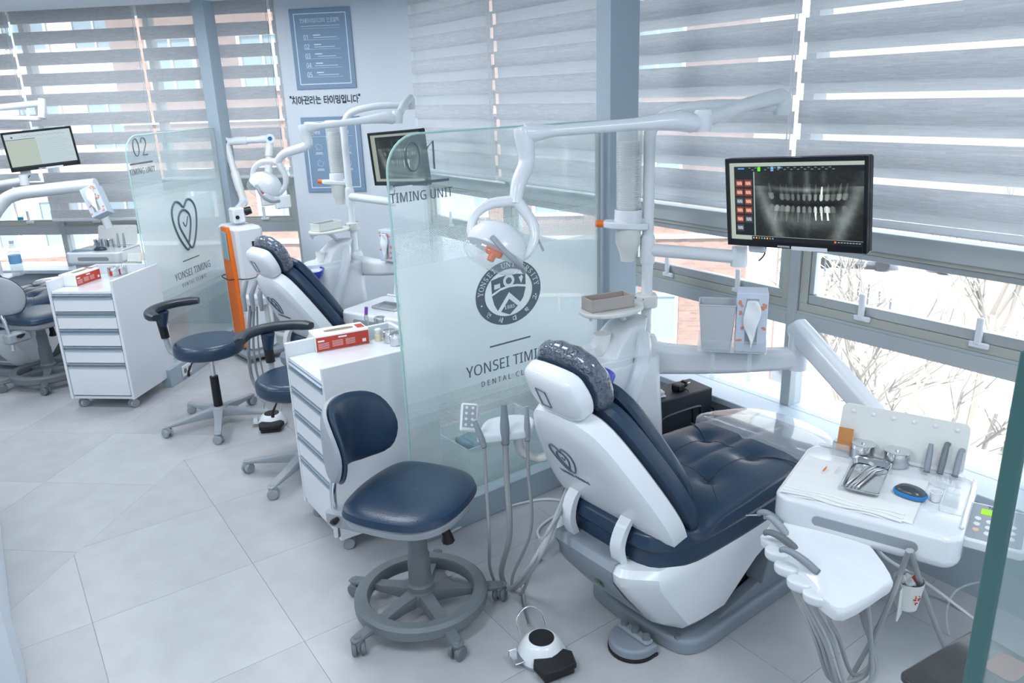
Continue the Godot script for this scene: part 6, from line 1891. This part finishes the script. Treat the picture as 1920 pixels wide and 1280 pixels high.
func cart_tops():
	var h = .766
	glove_box(fl(594, 661, h), fl(695, 643, h), "red and white glove box on the nearest drawer cart", .12, .24)
	for q in [[714, 622, .026, .075, "tall steel cup behind the glove box"], [732, 640, .03, .055, "steel jar at the rear of the nearest cart"], [742, 646, .026, .05, "lidded steel jar half behind the nearest partition"]]:
		jar(fl(q[0], q[1], h), q[2], q[3], q[4], "steel jars on the nearest cart")
	var vb = thing("cream_bottle", "small cream bottle with white cap on the nearest cart", "bottle", "", Transform3D(Basis.IDENTITY, fl(710, 638, h)))
	part("body", MB.new().lathe([Vector2(0, 0), Vector2(.016, 0), Vector2(.017, .03), Vector2(.012, .036), Vector2(0, .036)], 18), mat(Color(.87, .85, .72), .4), vb)
	part("cap", MB.new().lathe([Vector2(.015, .036), Vector2(.016, .052), Vector2(.012, .056), Vector2(0, .057)], 18), M.white, vb)
	var pt = thing("purple_tube", "purple tube sticking up behind the glove box", "tube", "", Transform3D(Basis.IDENTITY, fl(690, 628, h)))
	part("barrel", MB.new().cyl(Vector3(0, 0, 0), Vector3(0, .1, 0), .011, .009), M.steel, pt)
	part("top", MB.new().cyl(Vector3(0, .1, 0), Vector3(.004, .135, 0), .008), mat(Color(.5, .25, .65), .4), pt)
	glove_box(fl(145, 537, h), fl(189, 522, h), "red glove box on the drawer cart by the second partition", .12, .22)
	for q in [[214, 517, "first steel jar on the cart by the second partition"], [229, 513, "middle steel jar on the cart by the second partition"], [243, 510, "last steel jar on the cart by the second partition"]]:
		jar(fl(q[0], q[1], h), .034, .06, q[2], "steel jars on the second cart", true)
	var wb = thing("wooden_box", "small open box with sloping lid on the second cart", "box", "", Transform3D(Basis(-KA, UP, NA), fl(250, 505, h)))
	part("box_walls", open_box(MB.new(), Vector3.ZERO, Vector3(.1, .05, .07), .004, Basis.IDENTITY), M.ivory, wb)
	part("lid", MB.new().box(Vector3(0, .075, -.04), Vector3(.1, .06, .004), .001, Basis(Vector3.RIGHT, -.4)), M.ivory, wb)
	var so = thing("wall_socket", "white double socket on the second partition's base rail", "socket", "", Transform3D(Basis(Vector3(sin(deg_to_rad(7.8)), 0, -cos(deg_to_rad(7.8))), UP, Vector3(sin(deg_to_rad(7.8)), 0, -cos(deg_to_rad(7.8))).cross(UP)), pl(350, 692, Vector3(-2.333, 0, -4.926) + Vector3(.04, 0, 0), Vector3(.99, 0, .137))))
	part("plate", MB.new().box(Vector3.ZERO, Vector3(.115, .075, .012), .004), M.white, so)
	for s in [-1, 1]: part("outlet", MB.new().cyl(Vector3(s * .027, 0, .006), Vector3(s * .027, 0, .0068), .018, -1, 16), M.grey, so)

func bay_two():
	var po = on_pole(U2, 0)
	var hub = po + (zc(760, 515, 5.0) - on_pole(U2, .8)) * Vector3(1, 0, 1)
	hub.y = .775
	unit_tower(U2, "white treatment unit with blue bowl in front of the poster column", hub)
	lamp("white operating lamp hanging in front of the back window", on_pole(U2, 1.7), zc(768, 190, 5.0), zc(745, 217, 4.75), zc(572, 240, 4.6), zc(502, 340, 4.75), (-UP * .8 - CR * .55 + CW * .1).normalized(), (CR * .82 - CU * .5).normalized())
	cup_dispenser("paper cup dispenser with orange button in front of the lower notice", zc(634, 336, 5.12), -CR - CW * .15, on_pole(U2, 1.2))
	var td = zc(600, 412, 4.95) - on_pole(U2, 1.0)
	td.y = 0
	side_tray("oval cream tray below the lower notice", po, td, 1.0)
	var bx = po + td.normalized() * .22
	var bb = Basis(UP, atan2(-td.z, td.x) + PI)
	var sb = thing("stick_box", "cream open box on the tray below the lower notice", "box", "", Transform3D(bb, Vector3(bx.x, 1.016, bx.z)))
	part("box_walls", open_box(MB.new(), Vector3.ZERO, Vector3(.19, .05, .09), .005, Basis.IDENTITY), M.ivory, sb)
	part("dark_lining", MB.new().box(Vector3(0, .02, 0), Vector3(.17, .03, .07), .002), M.grey, sb)
	monitor("screen with an x-ray half behind the nearest glass partition", Vector3(-.631, 1.475, -4.621), Vector3(.663, .061, .746), Vector3(-.073, .997, -.025), .54, .31, xray_tex(false), [on_pole(U2, 1.2), zc(752, 380, 4.75)], .6)
	var ab = Basis(UP, atan2(-(hub - po).z, (hub - po).x))
	var tb = zc(735, 475, 5.0)
	tb.y = .815
	tissue_box(Transform3D(ab, tb), Vector3(.12, .2, .1), "tissue box with orange print beyond the nearest partition", 9)
	var xw = (zc(775, 570, 4.4) - zc(690, 575, 4.6)).normalized()
	xw.y = 0
	xw = xw.normalized()
	var tt = fl(735, 575, .67)
	var itx = Transform3D(Basis(xw, UP, xw.cross(UP)), tt)
	instrument_table(itx, "white instrument table beyond the nearest partition", .46, .4, Vector3.ZERO, false)
	var t2 = thing("steel_tray", "steel tray on the table beyond the nearest partition", "tray", "", Transform3D(itx.basis, itx * Vector3(.0, .002, .02)))
	part("bottom", open_box(MB.new(), Vector3.ZERO, Vector3(.17, .014, .12), .002, Basis.IDENTITY), M.steel, t2)
	paper_cup(U2 * Vector3(.29, .816, -.49), .033, .06, "white paper cup on the shelf of the unit by the column", "", M.paper)
	foot_pedal(rot_xf(10, fl(512, 795)), "white and black foot pedal behind the round stool")
	# hoses of the second bay
	var hd = thing("assistant_holder", "white holder with suction handpieces beside the second chair", "holder", "", Transform3D(Basis.IDENTITY, zc(482, 560, 4.75)))
	part("plate", MB.new().prism(rrect(.16, .12, .03, 4), -.03, .02, .01), M.gloss, hd)
	for k in 3: part("handpiece", MB.new().tube([Vector3(-.06 + .05 * k, -.06, .06), Vector3(-.06 + .05 * k, .04, .065), Vector3(-.03 + .06 * k, .13, .05)], [.012, .016, .011], 10), M.lgrey, hd)
	part("swing_arm", MB.new().tube(curve([Vector3(.05, -.03, 0), Vector3(.06, -.18, 0), Vector3(.14, -.24, .0), Vector3(.26, -.2, 0)], 5), .016, 8), M.ivory, hd)
	for k in 3:
		var hm = MB.new().tube(curve([fl(470 + 6 * k, 575, .62), fl(466 + 10 * k, 660, .3), fl(480 + 12 * k, 725, .06), fl(530 + 10 * k, 748, .03), fl(600, 740, .05)], 7), [.012, .008, .006][k], 8)
		part("hose", hm.xf(hd.transform.affine_inverse()), M.hose, hd)
	laser_tower()

func laser_tower():
	var p = Vector3(-1.93, 0, -5.55)
	var b = Basis(UP, deg_to_rad(40))
	var t = thing("laser_tower", "orange and white laser tower with jointed arm by the back window", "medical device", "", Transform3D(b, p))
	var h = .98
	part("body", MB.new().box(Vector3(.03, h / 2 + .04, -.03), Vector3(.2, h - .08, .34), .02), M.white, t)
	var f = MB.new()
	f.prism(PackedVector2Array([Vector2(-.09, .1), Vector2(.07, .1), Vector2(.07, h - .3), Vector2(.04, h), Vector2(-.06, h), Vector2(-.09, h - .3)]), 0, .03, .006, -1, 2, Transform3D(Basis(Vector3.RIGHT, Vector3.BACK, Vector3.UP), Vector3(-.0, 0, .14)) if false else Transform3D(Basis(Vector3(0, 0, 1), Vector3(-1, 0, 0), Vector3.UP), Vector3(-.07, 0, 0)))
	part("front_cover", f, M.orange, t)
	part("control_panel", MB.new().box(Vector3(-.105, h - .13, -.0), Vector3(.006, .2, .09), .002), mat(Color(.55, .68, .72), .4), t)
	part("black_socket", MB.new().box(Vector3(.05, h - .12, .142), Vector3(.03, .035, .006), .002), M.dark, t)
	text("red_lettering", "F r a x e r", .05, 1.0, mat(Color(.85, .3, .25), .5), t, Transform3D(Basis(Vector3(0, -1, 0), Vector3(1, 0, 0), Vector3(0, 0, 1)), Vector3(.06, .55, .142)))
	part("head_block", MB.new().box(Vector3(.02, h + .07, -.02), Vector3(.09, .11, .09), .012), M.shell, t)
	part("lens_ring", MB.new().cyl(Vector3(.07, h + .09, .0), Vector3(.11, h + .1, .02), .03, .026, 16), M.dark, t)
	part("lens_ring", MB.new().cyl(Vector3(.0, h + .06, .03), Vector3(.0, h + .06, .036), .014, -1, 14), M.dark, t)
	var inv = t.transform.affine_inverse()
	var pts = [[457, 378], [422, 266], [506, 260], [503, 330]]
	var w = []
	for q in pts: w.append(inv * zc(q[0], q[1], 5.95))
	for i in 3:
		var a: Vector3 = w[i]
		var c: Vector3 = w[i + 1]
		part("arm_tube", MB.new().tube([a, a.lerp(c, .18), a.lerp(c, .2), a.lerp(c, .48), a.lerp(c, .5), a.lerp(c, .8), a.lerp(c, .82), c], [.028, .028, .032, .032, .026, .026, .03, .03], 14), M.ivory if i != 1 else M.shell, t)
	part("arm_tube", MB.new().cyl(Vector3(.02, h + .1, -.02), w[0], .026, -1, 12), M.shell, t)
	var fw = (inv.basis * (EYE - zc(460, 300, 5.95))).normalized()
	for i in 3:
		part("joint", MB.new().cyl(w[i] - fw * .035, w[i] + fw * .035, .036, -1, 18), M.shell, t)
		part("joint_cap", MB.new().cyl(w[i] + fw * .036, w[i] + fw * .039, .016, -1, 14), mat(Color(.05, .4, .6), .4), t)
	part("hanging_box", MB.new().box(inv * zc(530, 378, 5.9), Vector3(.12, .1, .05), .01), M.shell, t)
	part("hanging_box", MB.new().box(inv * zc(502, 374, 5.92), Vector3(.1, .09, .04), .008), M.ivory, t)
	part("box_cable", MB.new().tube(curve([w[3], inv * zc(508, 350, 5.92), inv * zc(502, 366, 5.92)], 4), .005, 6), M.white, t)
	part("plinth", MB.new().box(Vector3(.02, .055, -.02), Vector3(.3, .05, .4), .015), M.mgrey, t)
	for q in [[-.08, .13], [.12, .13], [-.08, -.17], [.12, -.17]]: caster(t, Vector3(q[0], 0, q[1]), 1.0, .02)
	part("strap", MB.new().tube(curve([Vector3(-.108, .62, .09), Vector3(-.112, .6, -.02), Vector3(-.1, .62, -.12), Vector3(.1, .66, .15), Vector3(-.0, .62, .16)], 4, true), .004, 6), M.dark, t)

func bay_three():
	var dep = 5.75
	monitor("screen with a pale list, before the back blinds", EYE + (Vector3(-4.037, 1.484, -7.002) - EYE) * .86, Vector3(.908, .067, -.413), Vector3(-.08, .996, .039), .464, .285, list_tex(), [zc(-60, 355, dep), zc(45, 338, dep)], .8)
	var lt = thing("lamp_arm", "white jointed lamp arm crossing the left picture edge", "lamp arm")
	part("upper_tube", MB.new().tube([zc(-60, 208, dep), zc(80, 193, dep)], .024, 14), M.shell, lt)
	part("elbow", MB.new().cyl(zc(79, 186, dep), zc(79, 222, dep), .028, -1, 16), M.shell, lt)
	part("lower_tube", MB.new().tube(curve([zc(80, 212, dep), zc(72, 222, dep), zc(40, 222, dep), zc(-60, 222, dep)], 4), .02, 14), M.shell, lt)
	var ta = thing("equipment_boom", "thick white arm carrying the tissue box and table of the far bay", "arm")
	part("arm_tube", MB.new().tube(curve([zc(-30, 440, 5.5), zc(-5, 392, 5.5), zc(25, 366, 5.5), zc(90, 356, 5.5), zc(180, 346, 5.5)], 6), .045, 16), M.shell, ta)
	part("hanging_strut", MB.new().tube([zc(172, 352, 5.52), zc(205, 428, 5.6)], .028, 10), M.shell, ta)
	var d = (zc(172, 350, 5.4) - zc(198, 405, 5.4)).normalized()
	var xr = CR
	var zz = xr.cross(d).normalized()
	xr = d.cross(zz)
	tissue_box(Transform3D(Basis(xr, d, zz), zc(194, 404, 5.38)), Vector3(.115, .21, .1), "tissue box with pink print strapped under the thick arm", 14)
	var tx = Transform3D(Basis(-KA, UP, NA), fl(195, 466, .74))
	instrument_table(tx, "white instrument table behind the cart by the second partition", .46, .34, Vector3.ZERO, false)
	part("pedestal", MB.new().box(Vector3(0, -.4, -.03), Vector3(.2, .6, .16), .02), M.shell, get_node("instrument_table_002"))
	part("control_box", MB.new().box(Vector3(0, -.15, .06), Vector3(.4, .1, .1), .01), M.white, get_node("instrument_table_002"))
	for k in 4: part("knob", MB.new().cyl(Vector3(-.12 + .05 * k, -.15 + .015 * (k % 2), .11), Vector3(-.12 + .05 * k, -.15 + .015 * (k % 2), .118), .011, -1, 12), mat(Color(.3, .42, .55), .4), get_node("instrument_table_002"))
	jar(tx * Vector3(-.075, .001, -.06), .036, .07, "left of two steel jars on the far bay's table", "steel jars on the far table")
	jar(tx * Vector3(.02, .001, -.06), .036, .07, "right of two steel jars on the far bay's table", "steel jars on the far table")
	for k in 2: handpiece("dental_handpiece", [tx * Vector3(.09 + .05 * k, .0, -.06), tx * Vector3(.09 + .05 * k, .05, -.065), tx * Vector3(.088 + .05 * k, .09, -.07), tx * Vector3(.086 + .05 * k, .11, -.072)], [.011, .01, .007, .005], M.lgrey, "upright grey handpiece on the far bay's table", "handpieces on the far table")
	var mo = thing("computer_mouse", "dark mouse on the far bay's table", "mouse", "", tx * Transform3D(Basis.IDENTITY, Vector3(.01, 0, .06)))
	part("shell", pillow(MB.new(), ell(.05, .03, 24, .8), .026, .002, 2.2, func(p): return Vector3(p.x, .004 + p.z, p.y)), mat(Color(.2, .26, .32), .3), mo)
	part("sole", MB.new().prism(ell(.045, .027, 20), 0, .005, .001), M.dark, mo)
	var pk = thing("instrument_pouch", "blue and grey instrument pouch on the far bay's table", "pouch", "", tx * Transform3D(Basis(UP, .25), Vector3(-.12, 0, .07)))
	part("film", MB.new().box(Vector3(0, .004, 0), Vector3(.17, .006, .08), .002), mat(Color(.45, .6, .68), .25), pk)
	for k in 4: part("tool", MB.new().cyl(Vector3(-.07, .009, -.025 + .016 * k), Vector3(.07, .009, -.02 + .016 * k), .003, -1, 6), M.steel, pk)
	var bt = thing("water_bottle", "clear water bottle with blue label by the back window", "bottle", "", Transform3D(Basis.IDENTITY, fl(35, 515, .62)))
	part("body", MB.new().lathe([Vector2(0, 0), Vector2(.04, 0), Vector2(.042, .05), Vector2(.042, .17), Vector2(.03, .2), Vector2(.014, .225), Vector2(.014, .24), Vector2(0, .24)], 20), mat(Color(.85, .92, .96, .3), .06), bt)
	part("label_band", MB.new().lathe([Vector2(.0425, .09), Vector2(.043, .1), Vector2(.043, .15), Vector2(.0425, .155)], 20), mat(Color(.45, .68, .85), .5), bt)
	part("cap", MB.new().cyl(Vector3(0, .24, 0), Vector3(0, .262, 0), .016, -1, 14), M.white, bt)
	var tw = thing("dental_unit", "white unit tower cut off by the left picture edge", "dental unit", "", Transform3D(Basis.IDENTITY, fl(-5, 660)))
	part("tower", MB.new().prism(rrect(.26, .3, .07, 4), 0, .85, .03), M.shell, tw)
	part("bottle_shelf", MB.new().box(Vector3(.16, .605, .0), Vector3(.24, .02, .16), .008), M.shell, tw)
	part("pole", MB.new().cyl(Vector3(-.12, .8, -.1), Vector3(-.12, 1.7, -.1), .024), M.shell, tw)
	var bg = thing("drip_cup", "hanging clear tube with blue end before the back window", "tube", "", Transform3D(Basis.IDENTITY, zc(33, 385, 5.6)))
	part("tube", MB.new().lathe([Vector2(.0, -.09), Vector2(.018, -.09), Vector2(.026, 0), Vector2(.022, .1), Vector2(.008, .13), Vector2(0, .13)], 16), M.bag, bg)
	part("blue_end", MB.new().cyl(Vector3(0, -.105, 0), Vector3(0, -.085, 0), .019, -1, 14), mat(Color(.1, .6, .7), .4), bg)

func _ready():
	setup()
	room()
	partitions()
	outside()
	furniture()
